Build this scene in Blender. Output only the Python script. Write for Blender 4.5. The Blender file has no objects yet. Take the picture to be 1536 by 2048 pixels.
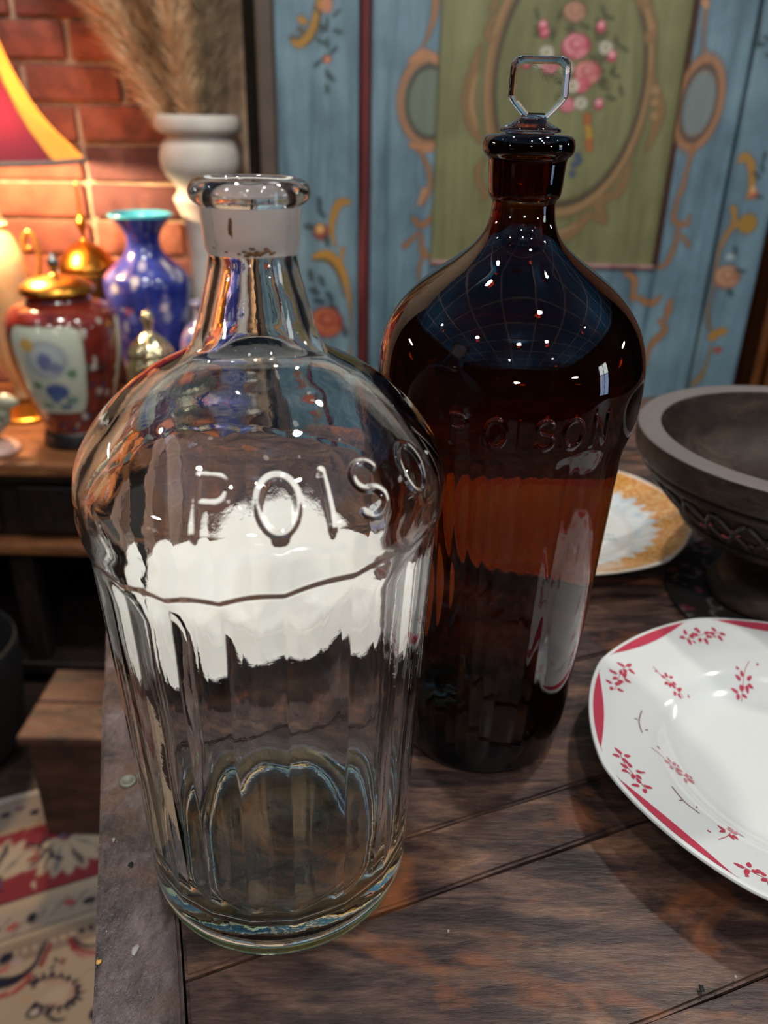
import bpy, bmesh, math, random
import numpy as np
from mathutils import Matrix, Vector
random.seed(7); rng = np.random.default_rng(7)
PI = math.pi
sc = bpy.context.scene
Z0 = 0.744                      # table top height; everything is built relative to the table top, then raised
# ------------------------------------------------------------------ camera
FPX = 1620.0
_d = np.array([695. - 768, 4300. - 1024, FPX]); _d /= np.linalg.norm(_d)
_up = -_d
_f = np.array([0, 0, 1.]) - np.array([0, 0, 1.]).dot(_up) * _up; _f /= np.linalg.norm(_f)
_r = np.cross(_f, _up); _r *= 1 if _r[0] > 0 else -1
RC = np.array([_r, _f, _up])    # world = RC @ camera(x right, y down, z forward)
HC = 0.306
cd = bpy.data.cameras.new('camera'); cam = bpy.data.objects.new('camera', cd)
sc.collection.objects.link(cam); sc.camera = cam
cx_, cy_, cz_ = RC @ [1, 0, 0], RC @ [0, -1, 0], RC @ [0, 0, -1]
cam.matrix_world = Matrix(((cx_[0], cy_[0], cz_[0], 0), (cx_[1], cy_[1], cz_[1], 0), (cx_[2], cy_[2], cz_[2], HC + Z0), (0, 0, 0, 1)))
cd.sensor_fit = 'VERTICAL'; cd.sensor_height = 24; cd.lens = FPX / 2048 * 24
cd.clip_start = 0.02; cd.clip_end = 50
cd.dof.use_dof = True; cd.dof.focus_distance = 0.318; cd.dof.aperture_fstop = 6.4
# ------------------------------------------------------------------ world, exposure, lights
w = bpy.data.worlds.new('world'); sc.world = w; w.use_nodes = True
w.node_tree.nodes['Background'].inputs[0].default_value = (.9, .95, 1, 1)
w.node_tree.nodes['Background'].inputs[1].default_value = 0.02
sc.view_settings.view_transform = 'Standard'; sc.view_settings.look = 'None'
sc.view_settings.gamma = 1; sc.view_settings.use_curve_mapping = False; sc.view_settings.exposure = 0.0
try:
    sc.cycles.max_bounces = 18; sc.cycles.transmission_bounces = 16; sc.cycles.glossy_bounces = 8; sc.cycles.diffuse_bounces = 4
    sc.cycles.transparent_max_bounces = 16; sc.cycles.caustics_refractive = True; sc.cycles.caustics_reflective = True
    sc.cycles.sample_clamp_indirect = 4; sc.cycles.blur_glossy = 0.3
except Exception: pass
CEIL = 1.75
def lamp(name, kind, loc, energy, col, size=.1, target=None, spot=None, blend=.5):
    l = bpy.data.lights.new(name, kind); l.energy = energy; l.color = col
    if kind == 'AREA': l.shape = 'DISK'; l.size = size
    else: l.shadow_soft_size = size
    if kind == 'SPOT': l.spot_size = spot; l.spot_blend = blend
    o = bpy.data.objects.new(name, l); sc.collection.objects.link(o); o.location = loc
    if target is not None:
        o.rotation_euler = (Vector(target) - Vector(loc)).to_track_quat('-Z', 'Y').to_euler()
    return o
# ceiling downlights of the shop: (x, y, energy)
DOWN = [(0.62, 0.82, 10, (0.2, .35, 0)), (-0.35, 0.75, 14, (-.35, 1.5, .3)), (0.45, 0.1, 4, None), (-0.9, -0.5, 6, None), (0.75, -0.75, 6, None),
        (0.05, -0.95, 11, (0.3, 1.5, .1)), (1.6, 0.2, 5, None), (-1.6, 0.5, 3, None), (-0.3, -1.9, 6, None), (1.3, -1.7, 6, None)]
# unseen fill lights facing up, added to brighten the blue ceiling and its reflections
for (x, y) in ((-2.1, -1.2), (2.2, -1.6), (-1.9, 1.0), (2.2, 1.0), (0., -2.6)):
    lamp('fill_uplight', 'AREA', (x, y, .75), 13, (1, .97, .94), .3, (x * .6, y * .5, 3))
for (x, y, e, tg) in DOWN:
    lamp('ceiling_lamp', 'AREA', (x, y, CEIL - .045), e, (1, .95, .88), .10, tg if tg else (x, y, 0))
# ------------------------------------------------------------------ helpers
def ray(x, y): return RC @ np.array([x - 768., y - 1024., FPX])
def W(x, y, Y):
    d = ray(x, y); t = Y / d[1]; return (d[0] * t, Y, HC + d[2] * t)
def G(x, y, z=0.):
    d = ray(x, y); t = (z - HC) / d[2]; return (d[0] * t, d[1] * t, z)
def obj(name, verts, faces, mats, parent=None, smooth=True, midx=None, loc=None):
    me = bpy.data.meshes.new(name)
    verts = verts.tolist() if isinstance(verts, np.ndarray) else verts
    faces = faces.tolist() if isinstance(faces, np.ndarray) else faces
    me.from_pydata(verts, [], faces)
    if not isinstance(mats, (list, tuple)): mats = [mats]
    for m in mats: me.materials.append(m)
    if midx is not None: me.polygons.foreach_set('material_index', midx)
    me.polygons.foreach_set('use_smooth', [smooth] * len(me.polygons))
    me.update()
    o = bpy.data.objects.new(name, me); sc.collection.objects.link(o)
    if parent: o.parent = parent
    if loc is not None: o.location = loc
    return o
def bobj(name, bm, mats, parent=None, smooth=False, loc=None):
    me = bpy.data.meshes.new(name); bm.normal_update(); bm.to_mesh(me); bm.free()
    if not isinstance(mats, (list, tuple)): mats = [mats]
    for m in mats: me.materials.append(m)
    me.polygons.foreach_set('use_smooth', [smooth] * len(me.polygons))
    o = bpy.data.objects.new(name, me); sc.collection.objects.link(o)
    if parent: o.parent = parent
    if loc is not None: o.location = loc
    return o
def empty(name, loc):
    o = bpy.data.objects.new(name, None); o.empty_display_size = .02; sc.collection.objects.link(o); o.location = loc; return o
def tag(o, label=None, cat=None, group=None, kind=None):
    if label: o['label'] = label
    if cat: o['category'] = cat
    if group: o['group'] = group
    if kind: o['kind'] = kind
    return o
def box(bm, x0, x1, y0, y1, z0, z1, bev=0., jit=0., M=None):
    r = bmesh.ops.create_cube(bm, size=1)
    vs = r['verts']
    for v in vs:
        v.co = Vector((x0 if v.co.x < 0 else x1, y0 if v.co.y < 0 else y1, z0 if v.co.z < 0 else z1))
        if jit: v.co += Vector((random.uniform(-jit, jit), random.uniform(-jit, jit), random.uniform(-jit, jit)))
    if M is not None:
        for v in vs: v.co = M @ v.co
    if bev:
        es = list({e for v in vs for e in v.link_edges})
        bmesh.ops.bevel(bm, geom=es, offset=bev, segments=2, affect='EDGES', profile=.5)
def boxo(name, x0, x1, y0, y1, z0, z1, m, parent=None, bev=.002, M=None, jit=0):
    bm = bmesh.new(); box(bm, x0, x1, y0, y1, z0, z1, bev, jit, M); return bobj(name, bm, m, parent)
def chaikin(p, n=2):
    p = np.array(p, float)
    for _ in range(n):
        a = p[:-1] * .75 + p[1:] * .25; b = p[:-1] * .25 + p[1:] * .75
        q = np.empty((2 * len(a), 2)); q[0::2] = a; q[1::2] = b
        p = np.vstack([p[:1], q, p[-1:]])
    return p
def lathe_arrays(prof, n, disp=None):
    """prof (r,z) list; returns verts, faces; poles where r==0"""
    prof = np.array(prof, float); th = np.arange(n) * 2 * PI / n
    r = np.repeat(prof[:, 0][:, None], n, 1)
    if disp is not None: r = disp(r, th)
    X = r * np.sin(th)[None]; Y = -r * np.cos(th)[None]; Z = np.repeat(prof[:, 1][:, None], n, 1)
    V = np.stack([X, Y, Z], -1).reshape(-1, 3)
    k = len(prof); i = np.arange(k - 1)[:, None] * n; j = np.arange(n)[None]; jn = (j + 1) % n
    F = np.stack([i + j, i + jn, i + n + jn, i + n + j], -1).reshape(-1, 4)
    return V, F
def lathe(name, prof, m, parent=None, n=64, smooth=True, ch=2, loc=None, disp=None, sc_=1.):
    p = chaikin(prof, ch) if ch else np.array(prof, float)
    p = p * sc_
    p[:, 0] = np.maximum(p[:, 0], 2e-5)
    V, F = lathe_arrays(p, n, disp)
    return obj(name, V, F, m, parent, smooth, loc=loc)
def tube(name, pts, rad, m, parent=None, n=8, loc=None, closed=False):
    pts = [Vector(p) for p in pts]; k = len(pts); V = []; F = []
    rads = rad if isinstance(rad, (list, tuple)) else [rad] * k
    up = Vector((.13, .21, .97))
    for i, p in enumerate(pts):
        a = pts[(i - 1) % k] if (closed or i) else p; b = pts[(i + 1) % k] if (closed or i < k - 1) else p
        t = (b - a).normalized(); s = t.cross(up)
        if s.length < 1e-4: s = t.cross(Vector((1, 0, 0)))
        s.normalize(); u = s.cross(t)
        for j in range(n):
            an = 2 * PI * j / n; V.append(p + (s * math.cos(an) + u * math.sin(an)) * rads[i])
    for i in range(k if closed else k - 1):
        for j in range(n):
            i2 = (i + 1) % k
            F.append((i * n + j, i * n + (j + 1) % n, i2 * n + (j + 1) % n, i2 * n + j))
    if not closed: F.append(tuple(range(n))[::-1]); F.append(tuple(range((k - 1) * n, k * n)))
    return obj(name, [tuple(v) for v in V], F, m, parent, True, loc=loc)
def smoothcurve(pts, n=24):
    p = np.array(pts, float); t = np.arange(len(p)); out = []
    for s in np.linspace(0, len(p) - 1, n):
        i = min(int(s), len(p) - 2); u = s - i
        p0 = p[max(i - 1, 0)]; p1 = p[i]; p2 = p[i + 1]; p3 = p[min(i + 2, len(p) - 1)]
        out.append(.5 * ((2 * p1) + (-p0 + p2) * u + (2 * p0 - 5 * p1 + 4 * p2 - p3) * u * u + (-p0 + 3 * p1 - 3 * p2 + p3) * u ** 3))
    return np.array(out)
# ---- sRGB colours and node materials
def lin(c):
    return tuple(((v / 255) / 12.92 if v / 255 <= .04045 else ((v / 255 + .055) / 1.055) ** 2.4) for v in c[:3])
def L4(c): return (*lin(c), 1)
class NT:
    def __init__(s, name):
        s.m = bpy.data.materials.new(name); s.m.use_nodes = True; s.t = s.m.node_tree; s.b = s.t.nodes['Principled BSDF']
        s.out = s.t.nodes['Material Output']
    def n(s, ty, **k):
        x = s.t.nodes.new(ty)
        for a, v in k.items(): setattr(x, a, v)
        return x
    def l(s, a, b): s.t.links.new(a, b)
    def coord(s, kind='Object', scale=(1, 1, 1), rot=(0, 0, 0)):
        c = s.n('ShaderNodeTexCoord'); m = s.n('ShaderNodeMapping'); m.inputs['Scale'].default_value = scale; m.inputs['Rotation'].default_value = rot
        s.l(c.outputs[kind], m.inputs[0]); return m.outputs[0]
    def noise(s, vec, scale, detail=4, rough=.55, dist=0.):
        x = s.n('ShaderNodeTexNoise'); x.inputs['Scale'].default_value = scale; x.inputs['Detail'].default_value = detail
        x.inputs['Roughness'].default_value = rough; x.inputs['Distortion'].default_value = dist
        if vec is not None: s.l(vec, x.inputs['Vector'])
        return x.outputs['Fac']
    def ramp(s, fac, stops, interp='LINEAR'):
        x = s.n('ShaderNodeValToRGB'); e = x.color_ramp.elements; x.color_ramp.interpolation = interp
        while len(e) < len(stops): e.new(.5)
        for i, (p, c) in enumerate(stops): e[i].position = p; e[i].color = c if len(c) == 4 else (*c, 1)
        s.l(fac, x.inputs[0]); return x.outputs[0]
    def mix(s, fac, a, b, mode='MIX'):
        x = s.n('ShaderNodeMix', data_type='RGBA', blend_type=mode)
        for i, v in ((0, fac), (6, a), (7, b)):
            if hasattr(v, 'links') or hasattr(v, 'is_linked'): s.l(v, x.inputs[i])
            else: x.inputs[i].default_value = v
        return x.outputs[2]
    def math(s, op, a, b=0., c=None):
        x = s.n('ShaderNodeMath', operation=op)
        for i, v in enumerate((a, b) if c is None else (a, b, c)):
            if hasattr(v, 'is_linked'): s.l(v, x.inputs[i])
            else: x.inputs[i].default_value = v
        return x.outputs[0]
    def bump(s, h, dist=.001, st=.5):
        x = s.n('ShaderNodeBump'); x.inputs['Distance'].default_value = dist; x.inputs['Strength'].default_value = st
        s.l(h, x.inputs['Height']); s.l(x.outputs[0], s.b.inputs['Normal'])
    def set(s, **k):
        nm = {'color': 'Base Color', 'rough': 'Roughness', 'metal': 'Metallic', 'trans': 'Transmission Weight', 'ior': 'IOR', 'coat': 'Coat Weight',
              'spec': 'Specular IOR Level', 'coatr': 'Coat Roughness', 'sheen': 'Sheen Weight'}
        for a, v in k.items():
            i = s.b.inputs[nm[a]]
            if hasattr(v, 'is_linked'): s.l(v, i)
            else: i.default_value = v
        return s
def plain(name, c, rough=.5, metal=0, coat=0, spec=.5, var=.12, scale=30, bump=0.):
    t = NT(name); v = t.coord(); n = t.noise(v, scale)
    a = lin(c); lo = tuple(x * (1 - var) for x in a); hi = tuple(min(1, x * (1 + var)) for x in a)
    t.set(color=t.ramp(n, [(.3, (*lo, 1)), (.7, (*hi, 1))]), rough=rough, metal=metal, coat=coat, spec=spec)
    if bump: t.bump(n, bump)
    return t.m
def wood(name, cols, scale=8, stretch=(1, 12, 12), rough=.45, bump=.0006, coat=0., rot=(0, 0, 0), rand=True, patch=None, spec=.5):
    t = NT(name); v = t.coord('Object', stretch, rot)
    vec = v
    if rand:
        oi = t.n('ShaderNodeObjectInfo'); ad = t.n('ShaderNodeVectorMath', operation='ADD'); t.l(v, ad.inputs[0])
        ml = t.n('ShaderNodeVectorMath', operation='SCALE'); t.l(oi.outputs['Location'], ml.inputs[0])
        cmb = t.n('ShaderNodeCombineXYZ'); r = t.math('MULTIPLY', oi.outputs['Random'], 37.); t.l(r, cmb.inputs[0]); t.l(r, cmb.inputs[1]); t.l(r, cmb.inputs[2])
        t.l(cmb.outputs[0], ad.inputs[1]); vec = ad.outputs[0]
    n1 = t.noise(vec, scale, 8, .62, .6); n2 = t.noise(vec, scale * 5, 4, .7, .3)
    k = len(cols); c = t.ramp(n1, [(.28 + .44 * i / (k - 1), L4(cc)) for i, cc in enumerate(cols)])
    n5 = t.noise(vec, scale * 18, 3, .7, .2); c2 = t.mix(.6, c, t.ramp(n2, [(.3, (.35, .35, .35, 1)), (.65, (1, 1, 1, 1))]), 'MULTIPLY'); c2 = t.mix(.5, c2, t.ramp(n5, [(.35, (.4, .4, .4, 1)), (.6, (1, 1, 1, 1))]), 'MULTIPLY')
    if patch:
        v3 = t.coord('Object', (1, 2.2, 1), rot); n3 = t.noise(v3, patch[1], 5, .6, .8)
        f = t.ramp(n3, [(patch[2], (0, 0, 0, 1)), (patch[2] + .12, (1, 1, 1, 1))])
        c2 = t.mix(f, c2, L4(patch[0]))
        n4 = t.noise(v3, patch[1] * 1.7 + 3, 6, .65, .5)
        f4 = t.ramp(n4, [(.5, (0, 0, 0, 1)), (.68, (.9, .9, .9, 1))])
        c2 = t.mix(f4, c2, L4((26, 21, 20)))
    rr = t.ramp(n2, [(.3, (rough * .8,) * 3 + (1,)), (.7, (min(1, rough * 1.3),) * 3 + (1,))])
    t.set(color=c2, rough=rr, coat=coat, spec=spec, coatr=.15); t.bump(n2, bump, .6)
    return t.m
# ---- painted decoration: small numpy canvas sampled onto dense grids as a colour attribute
class Canvas:
    def __init__(s, x0, x1, y0, y1, res):
        s.x0, s.y0, s.res = x0, y0, res; s.w = int((x1 - x0) / res) + 1; s.h = int((y1 - y0) / res) + 1
        s.a = np.zeros((s.h, s.w, 4)); s.X, s.Y = np.meshgrid(x0 + np.arange(s.w) * res, y0 + np.arange(s.h) * res)
    def _put(s, sl, al, c):
        al = al[..., None]; d = s.a[sl]
        d[..., :3] = d[..., :3] * (1 - al) + np.array(lin(c)) * al
        d[..., 3:] = np.maximum(d[..., 3:], d[..., 3:] * (1 - al) + al)
    def _sl(s, x0, x1, y0, y1):
        i0 = max(0, int((x0 - s.x0) / s.res) - 1); i1 = min(s.w, int((x1 - s.x0) / s.res) + 2)
        j0 = max(0, int((y0 - s.y0) / s.res) - 1); j1 = min(s.h, int((y1 - s.y0) / s.res) + 2)
        return (slice(j0, max(j0, j1)), slice(i0, max(i0, i1)))
    def ell(s, cx, cy, rx, ry, c, ang=0., op=1., ring=None, soft=.25):
        R = max(rx, ry) * 1.3 + (ring or 0); sl = s._sl(cx - R, cx + R, cy - R, cy + R)
        X = s.X[sl] - cx; Y = s.Y[sl] - cy
        if X.size == 0: return
        ca, sa = math.cos(ang), math.sin(ang); u = (X * ca + Y * sa) / rx; v = (-X * sa + Y * ca) / ry
        d = np.hypot(u, v)
        if ring: al = np.clip(1.5 - abs(d - 1) * min(rx, ry) / ring * 2 * .75, 0, 1)
        else: al = np.clip((1 - d) / soft + .5, 0, 1)
        s._put(sl, al * op, c)
    def stroke(s, pts, wd, c, op=1., n=40):
        p = smoothcurve(pts, n) if len(pts) > 2 else np.array([np.array(pts[0]) * (1 - t) + np.array(pts[1]) * t for t in np.linspace(0, 1, n)])
        wd = np.interp(np.linspace(0, 1, n), np.linspace(0, 1, len(wd)), wd) if isinstance(wd, (list, tuple)) else np.full(n, wd)
        m = wd.max(); sl = s._sl(p[:, 0].min() - m, p[:, 0].max() + m, p[:, 1].min() - m, p[:, 1].max() + m)
        X = s.X[sl]; Y = s.Y[sl]
        if X.size == 0: return
        al = np.zeros(X.shape)
        for (px, py), w_ in zip(p, wd):
            d = np.hypot(X - px, Y - py); al = np.maximum(al, np.clip((w_ / 2 - d) / s.res * .6 + .5, 0, 1))
        s._put(sl, al * op, c)
    def sample(s, x, y):
        i = np.clip((x - s.x0) / s.res, 0, s.w - 1.001); j = np.clip((y - s.y0) / s.res, 0, s.h - 1.001)
        a = i.astype(int); b = j.astype(int); u = (i - a)[..., None]; v = (j - b)[..., None]
        return (s.a[b, a] * (1 - u) * (1 - v) + s.a[b, a + 1] * u * (1 - v) + s.a[b + 1, a] * (1 - u) * v + s.a[b + 1, a + 1] * u * v)
def set_paint(o, cols):
    at = o.data.color_attributes.new('paint', 'FLOAT_COLOR', 'POINT'); at.data.foreach_set('color', np.ascontiguousarray(cols, dtype=np.float32).ravel())
def paint_mat(t, base):
    """mix the base colour socket with the painted attribute"""
    a = t.n('ShaderNodeAttribute'); a.attribute_name = 'paint'
    # premultiplied-free: colour stored straight, alpha = mask
    return t.mix(a.outputs['Alpha'], base, a.outputs['Color'])
exec_order = 'structure first'
# ------------------------------------------------------------------ materials
M = {}
M['table'] = wood('table_wood', [(30, 23, 24), (66, 48, 46), (104, 78, 66), (146, 108, 84)], 13, (1.3, 7, 7), .40, .0006, .05, (0, 0, -math.radians(21)), patch=((136, 80, 48), 9, .55), spec=.36)
M['table_band'] = wood('table_band_wood', [(40, 31, 31), (78, 63, 61), (104, 88, 87), (126, 110, 110)], 16, (5, 2.2, 5), .38, .0012, .15, (0, 0, -math.radians(16)), patch=((84, 60, 46), 14, .56))
M['cabinet'] = wood('cabinet_wood', [(84, 50, 30), (130, 80, 46), (166, 110, 66)], 5, (2, 9, 9), .45)
M['dark_wood'] = wood('dark_wood', [(14, 9, 7), (30, 19, 14), (46, 30, 22)], 6, (6, 6, 1.5), .5)
M['box_wood'] = wood('box_wood', [(46, 27, 19), (86, 52, 38), (124, 82, 62)], 4, (1.5, 6, 6), .6, patch=((80, 88, 70), 6, .66))
M['bowl'] = wood('bowl_wood', [(24, 17, 13), (50, 38, 31), (74, 60, 50)], 9, (3, 3, 6), .52, .0008, 0., spec=.25)
_bt = M['bowl'].node_tree; _tc0 = _bt.nodes.new('ShaderNodeTexCoord'); _s0 = _bt.nodes.new('ShaderNodeSeparateXYZ'); _g0 = _bt.nodes.new('ShaderNodeMath'); _g0.operation = 'GREATER_THAN'; _g0.inputs[1].default_value = .1193
_bt.links.new(_tc0.outputs['Object'], _s0.inputs[0]); _bt.links.new(_s0.outputs[2], _g0.inputs[0])
_m0 = _bt.nodes.new('ShaderNodeMix'); _m0.data_type = 'RGBA'; _bt.links.new(_g0.outputs[0], _m0.inputs[0]); _pb = _bt.nodes['Principled BSDF']; _bt.links.new(_pb.inputs['Base Color'].links[0].from_socket, _m0.inputs[6]); _m0.inputs[7].default_value = L4((98, 91, 88)); _bt.links.new(_m0.outputs[2], _pb.inputs['Base Color'])
M['black'] = plain('black_paint', (10, 10, 12), .8)
M['brass'] = plain('aged_brass', (190, 130, 50), .28, 1)
M['gold'] = plain('gilt_metal', (210, 150, 70), .35, .8)
M['white_stone'] = plain('white_painted_plaster', (190, 182, 172), .6, bump=.001, var=.2, scale=14)
M['cream'] = plain('cream_ceramic', (200, 165, 120), .35, coat=.5)
M['silver'] = plain('dull_silver', (150, 150, 145), .25, 1)
M['floor'] = wood('floor_boards', [(20, 14, 11), (40, 28, 22), (60, 42, 32)], 3, (1, 8, 8), .5)
M['wall'] = plain('dark_painted_wall', (30, 22, 18), .85, var=.4, scale=3)
M['rust'] = plain('rust_stain', (92, 58, 28), .8, var=.4, scale=400)
def glass(name, tint, dens, ior=1.5, rough=0., wav=.00012):
    t = NT(name); t.set(color=(1, 1, 1, 1), trans=1., rough=rough, ior=ior)
    v = t.coord(); n = t.noise(v, 55, 2, .5)
    n2 = t.noise(v, 420, 2, .6)
    h = t.math('ADD', n, t.math('MULTIPLY', t.math('POWER', n2, 6.), .35))
    t.bump(h, wav, 1.)
    if dens:
        va = t.n('ShaderNodeVolumeAbsorption'); va.inputs['Color'].default_value = (*tint, 1); va.inputs['Density'].default_value = dens
        t.l(va.outputs[0], t.out.inputs['Volume'])
    return t.m
M['clear'] = glass('clear_bottle_glass', (.94, .965, .80), 10.)
# ground-glass inside of the collar (rough) and the yellower heel, chosen by where they sit on the bottle
_t = M['clear'].node_tree; _bs = _t.nodes['Principled BSDF']
def _n(ty, op=None, **k):
    x = _t.nodes.new(ty)
    if op: x.operation = op
    return x
_tc = _n('ShaderNodeTexCoord'); _sp = _n('ShaderNodeSeparateXYZ'); _t.links.new(_tc.outputs['Object'], _sp.inputs[0])
def _m(op, a, b):
    x = _n('ShaderNodeMath', op)
    for i, v in enumerate((a, b)):
        if hasattr(v, 'is_linked'): _t.links.new(v, x.inputs[i])
        else: x.inputs[i].default_value = v
    return x.outputs[0]
_rad = _m('POWER', _m('ADD', _m('POWER', _sp.outputs[0], 2.), _m('POWER', _sp.outputs[1], 2.)), .5)
_msk = _m('MULTIPLY', _m('MULTIPLY', _m('GREATER_THAN', _sp.outputs[2], .2655), _m('LESS_THAN', _sp.outputs[2], .2805)), _m('LESS_THAN', _rad, .0131))
_t.links.new(_m('MULTIPLY', _msk, .45), _bs.inputs['Roughness'])
_t.links.new(_m('SUBTRACT', 1., _m('MULTIPLY', _msk, .42)), _bs.inputs['Transmission Weight'])
_heel = _m('LESS_THAN', _sp.outputs[2], .0095)
_mx = _n('ShaderNodeMix'); _mx.data_type = 'RGBA'; _t.links.new(_heel, _mx.inputs[0]); _mx.inputs[6].default_value = (1, 1, 1, 1); _mx.inputs[7].default_value = (.86, .84, .34, 1)
_mx2 = _n('ShaderNodeMix'); _mx2.data_type = 'RGBA'; _t.links.new(_msk, _mx2.inputs[0]); _t.links.new(_mx.outputs[2], _mx2.inputs[6]); _mx2.inputs[7].default_value = (.80, .72, .68, 1)
_t.links.new(_mx2.outputs[2], _bs.inputs['Base Color'])
M['amber'] = glass('amber_bottle_glass', (.70, .455, .15), 1030., 1.52, wav=.0001)
M['stopper'] = glass('stopper_glass', (.9, .96, .92), 8., wav=.0001)
# plates
def glaze(name, color=None):
    t = NT(name); t.set(color=color or L4((206, 208, 206)), rough=.13, coat=.4, spec=.6, coatr=.05); return t
M['china'] = glaze('white_china').m
M['red_paint'] = glaze('raspberry_glaze_paint', L4((176, 62, 80))).m
t = glaze('cream_china'); v = t.coord(); t.set(color=t.ramp(t.noise(v, 18), [(.35, L4((232, 230, 222))), (.7, L4((238, 236, 230)))])); M['china2'] = t.m
t = glaze('orange_lace_china')
v = t.coord(); sp = t.n('ShaderNodeSeparateXYZ'); t.l(v, sp.inputs[0])
rad = t.math('POWER', t.math('ADD', t.math('POWER', sp.outputs[0], 2.), t.math('POWER', sp.outputs[1], 2.)), .5)
ang = t.math('ARCTAN2', sp.outputs[1], sp.outputs[0])
zig = t.math('ABSOLUTE', t.math('SUBTRACT', t.math('FRACT', t.math('MULTIPLY', ang, 36 / (2 * PI))), .5))
edge = t.math('ADD', t.math('MULTIPLY', zig, .010), t.math('MULTIPLY', t.noise(v, 160, 3), .014))
r2 = t.math('ADD', rad, edge)
pat = t.ramp(r2, [(0, (0, 0, 0, 1)), (.078, (0, 0, 0, 1)), (.080, (1, 1, 1, 1)), (.1185, (1, 1, 1, 1)), (.121, (0, 0, 0, 1))])
pat.node.color_ramp.interpolation = 'LINEAR'
lace = t.ramp(t.noise(v, 330, 3, .7), [(.36, L4((224, 186, 128))), (.56, L4((196, 126, 48)))])
blue = t.ramp(t.noise(v, 120, 2), [(.45, L4((220, 224, 222))), (.65, L4((190, 204, 212)))])
c = t.mix(t.ramp(rad, [(.0555, (0, 0, 0, 1)), (.057, (1, 1, 1, 1))]), L4((226, 226, 222)), blue)
c = t.mix(pat, c, lace)
c = t.mix(t.ramp(rad, [(.0545, (0, 0, 0, 1)), (.055, (1, 1, 1, 1)), (.056, (1, 1, 1, 1)), (.0565, (0, 0, 0, 1))]), c, L4((184, 180, 176)))
c = t.mix(t.ramp(rad, [(.0915, (0, 0, 0, 1)), (.0925, (1, 1, 1, 1))]), c, L4((228, 222, 212)))
t.set(color=c); M['orange_china'] = t.m
# bricks
t = NT('old_brick'); oi = t.n('ShaderNodeObjectInfo'); v = t.coord('Object')
ad = t.n('ShaderNodeVectorMath', operation='ADD'); cmb = t.n('ShaderNodeCombineXYZ'); rr = t.math('MULTIPLY', oi.outputs['Random'], 50.)
for i in range(3): t.l(rr, cmb.inputs[i])
t.l(v, ad.inputs[0]); t.l(cmb.outputs[0], ad.inputs[1])
base = t.ramp(oi.outputs['Random'], [(0, L4((150, 88, 72))), (.35, L4((164, 92, 70))), (.6, L4((126, 74, 66))), (.8, L4((92, 58, 58))), (1, L4((174, 104, 76)))])
n = t.noise(ad.outputs[0], 26, 6, .65); n2 = t.noise(ad.outputs[0], 9, 3)
c = t.mix(t.ramp(n, [(.4, (0, 0, 0, 1)), (.75, (.75, .75, .75, 1))]), base, L4((74, 48, 46)))
c = t.mix(t.ramp(n2, [(.56, (0, 0, 0, 1)), (.75, (.5, .5, .5, 1))]), c, L4((172, 118, 92)))
t.set(color=c, rough=.85); t.bump(n, .006, .8); M['brick'] = t.m
M['mortar'] = plain('lime_mortar', (186, 160, 134), .9, var=.3, scale=40, bump=.004)
# ================================================================== SETTING
def struct(o): o['kind'] = 'structure'; return o
FZ = -Z0
def slab(name, x0, x1, y0, y1, z0, z1, m): return struct(boxo(name, x0, x1, y0, y1, z0, z1, m, None, 0))
fl = slab('floor', -2.6, 2.8, -3.2, 2.9, FZ - .05, FZ, M['floor'])
# dark blue suspended ceiling with a pale grid (seen mirrored in the bottles)
ce = slab('ceiling', -2.6, 2.8, -3.2, 2.9, CEIL, CEIL + .06, plain('ceiling_blue', (22, 108, 156), .7, var=.2, scale=2))
mg = plain('ceiling_strip_grey', (190, 196, 200), .5)
for i in range(10):
    x = -2.4 + i * .56; struct(boxo('trim_1', x - .014, x + .014, -3.2, 2.9, CEIL - .01, CEIL, mg, ce, 0)).name = 'grid_strip'
for i in range(11):
    y = -3.0 + i * .56; struct(boxo('trim_1', -2.6, 2.8, y - .014, y + .014, CEIL - .012, CEIL, mg, ce, 0)).name = 'grid_strip'
slab('wall_left', -2.66, -2.6, -3.2, 2.9, FZ, CEIL, M['wall'])
slab('wall_right', 2.8, 2.86, -3.2, 2.9, FZ, CEIL, M['wall'])
slab('wall_rear', -2.6, 2.8, -3.26, -3.2, FZ, CEIL, M['wall'])
slab('wall_far', -2.6, 2.8, 2.85, 2.9, FZ, CEIL, plain('far_wall_dark', (22, 20, 22), .9))
# shop window on the right, behind the viewer: its daylight is mirrored on the right flanks of the bottles
wf = struct(empty('window_1', (2.8, -.35, .45)))
t = NT('daylight_pane'); vv = t.coord(); 
t.set(color=(0.02, .02, .03, 1), rough=.3); t.b.inputs['Emission Color'].default_value = (.5, .66, 1, 1); t.b.inputs['Emission Strength'].default_value = 5.
boxo('pane', -.025, -.012, -.22, .22, -.62, .02, t.m, wf, 0)
t2 = NT('daylight_pane_upper'); t2.set(color=(.02, .02, .02, 1), rough=.3); t2.b.inputs['Emission Color'].default_value = (.95, 1, .97, 1); t2.b.inputs['Emission Strength'].default_value = 9.
boxo('pane', -.025, -.012, -.22, .22, .04, .45, t2.m, wf, 0)
for a in ((-.26, -.22, -.66, .5), (.22, .26, -.66, .5), (-.26, .26, .45, .5), (-.26, .26, -.66, -.62), (-.22, .22, .02, .04), (-.012, .012, -.62, .45)):
    boxo('frame_bar', -.04, 0, a[0], a[1], a[2], a[3], M['dark_wood'], wf, .003)
for (x, y, e, tg) in DOWN:
    c = empty('ceiling_light', (x, y, CEIL)); tag(c, 'small round downlight in the dark blue ceiling', 'light', 'ceiling downlights')
    lathe('housing', [(.062, 0), (.062, -.012), (.052, -.012), (.050, -.004), (.0, -.004)], M['silver'], c, 32, ch=0)
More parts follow.
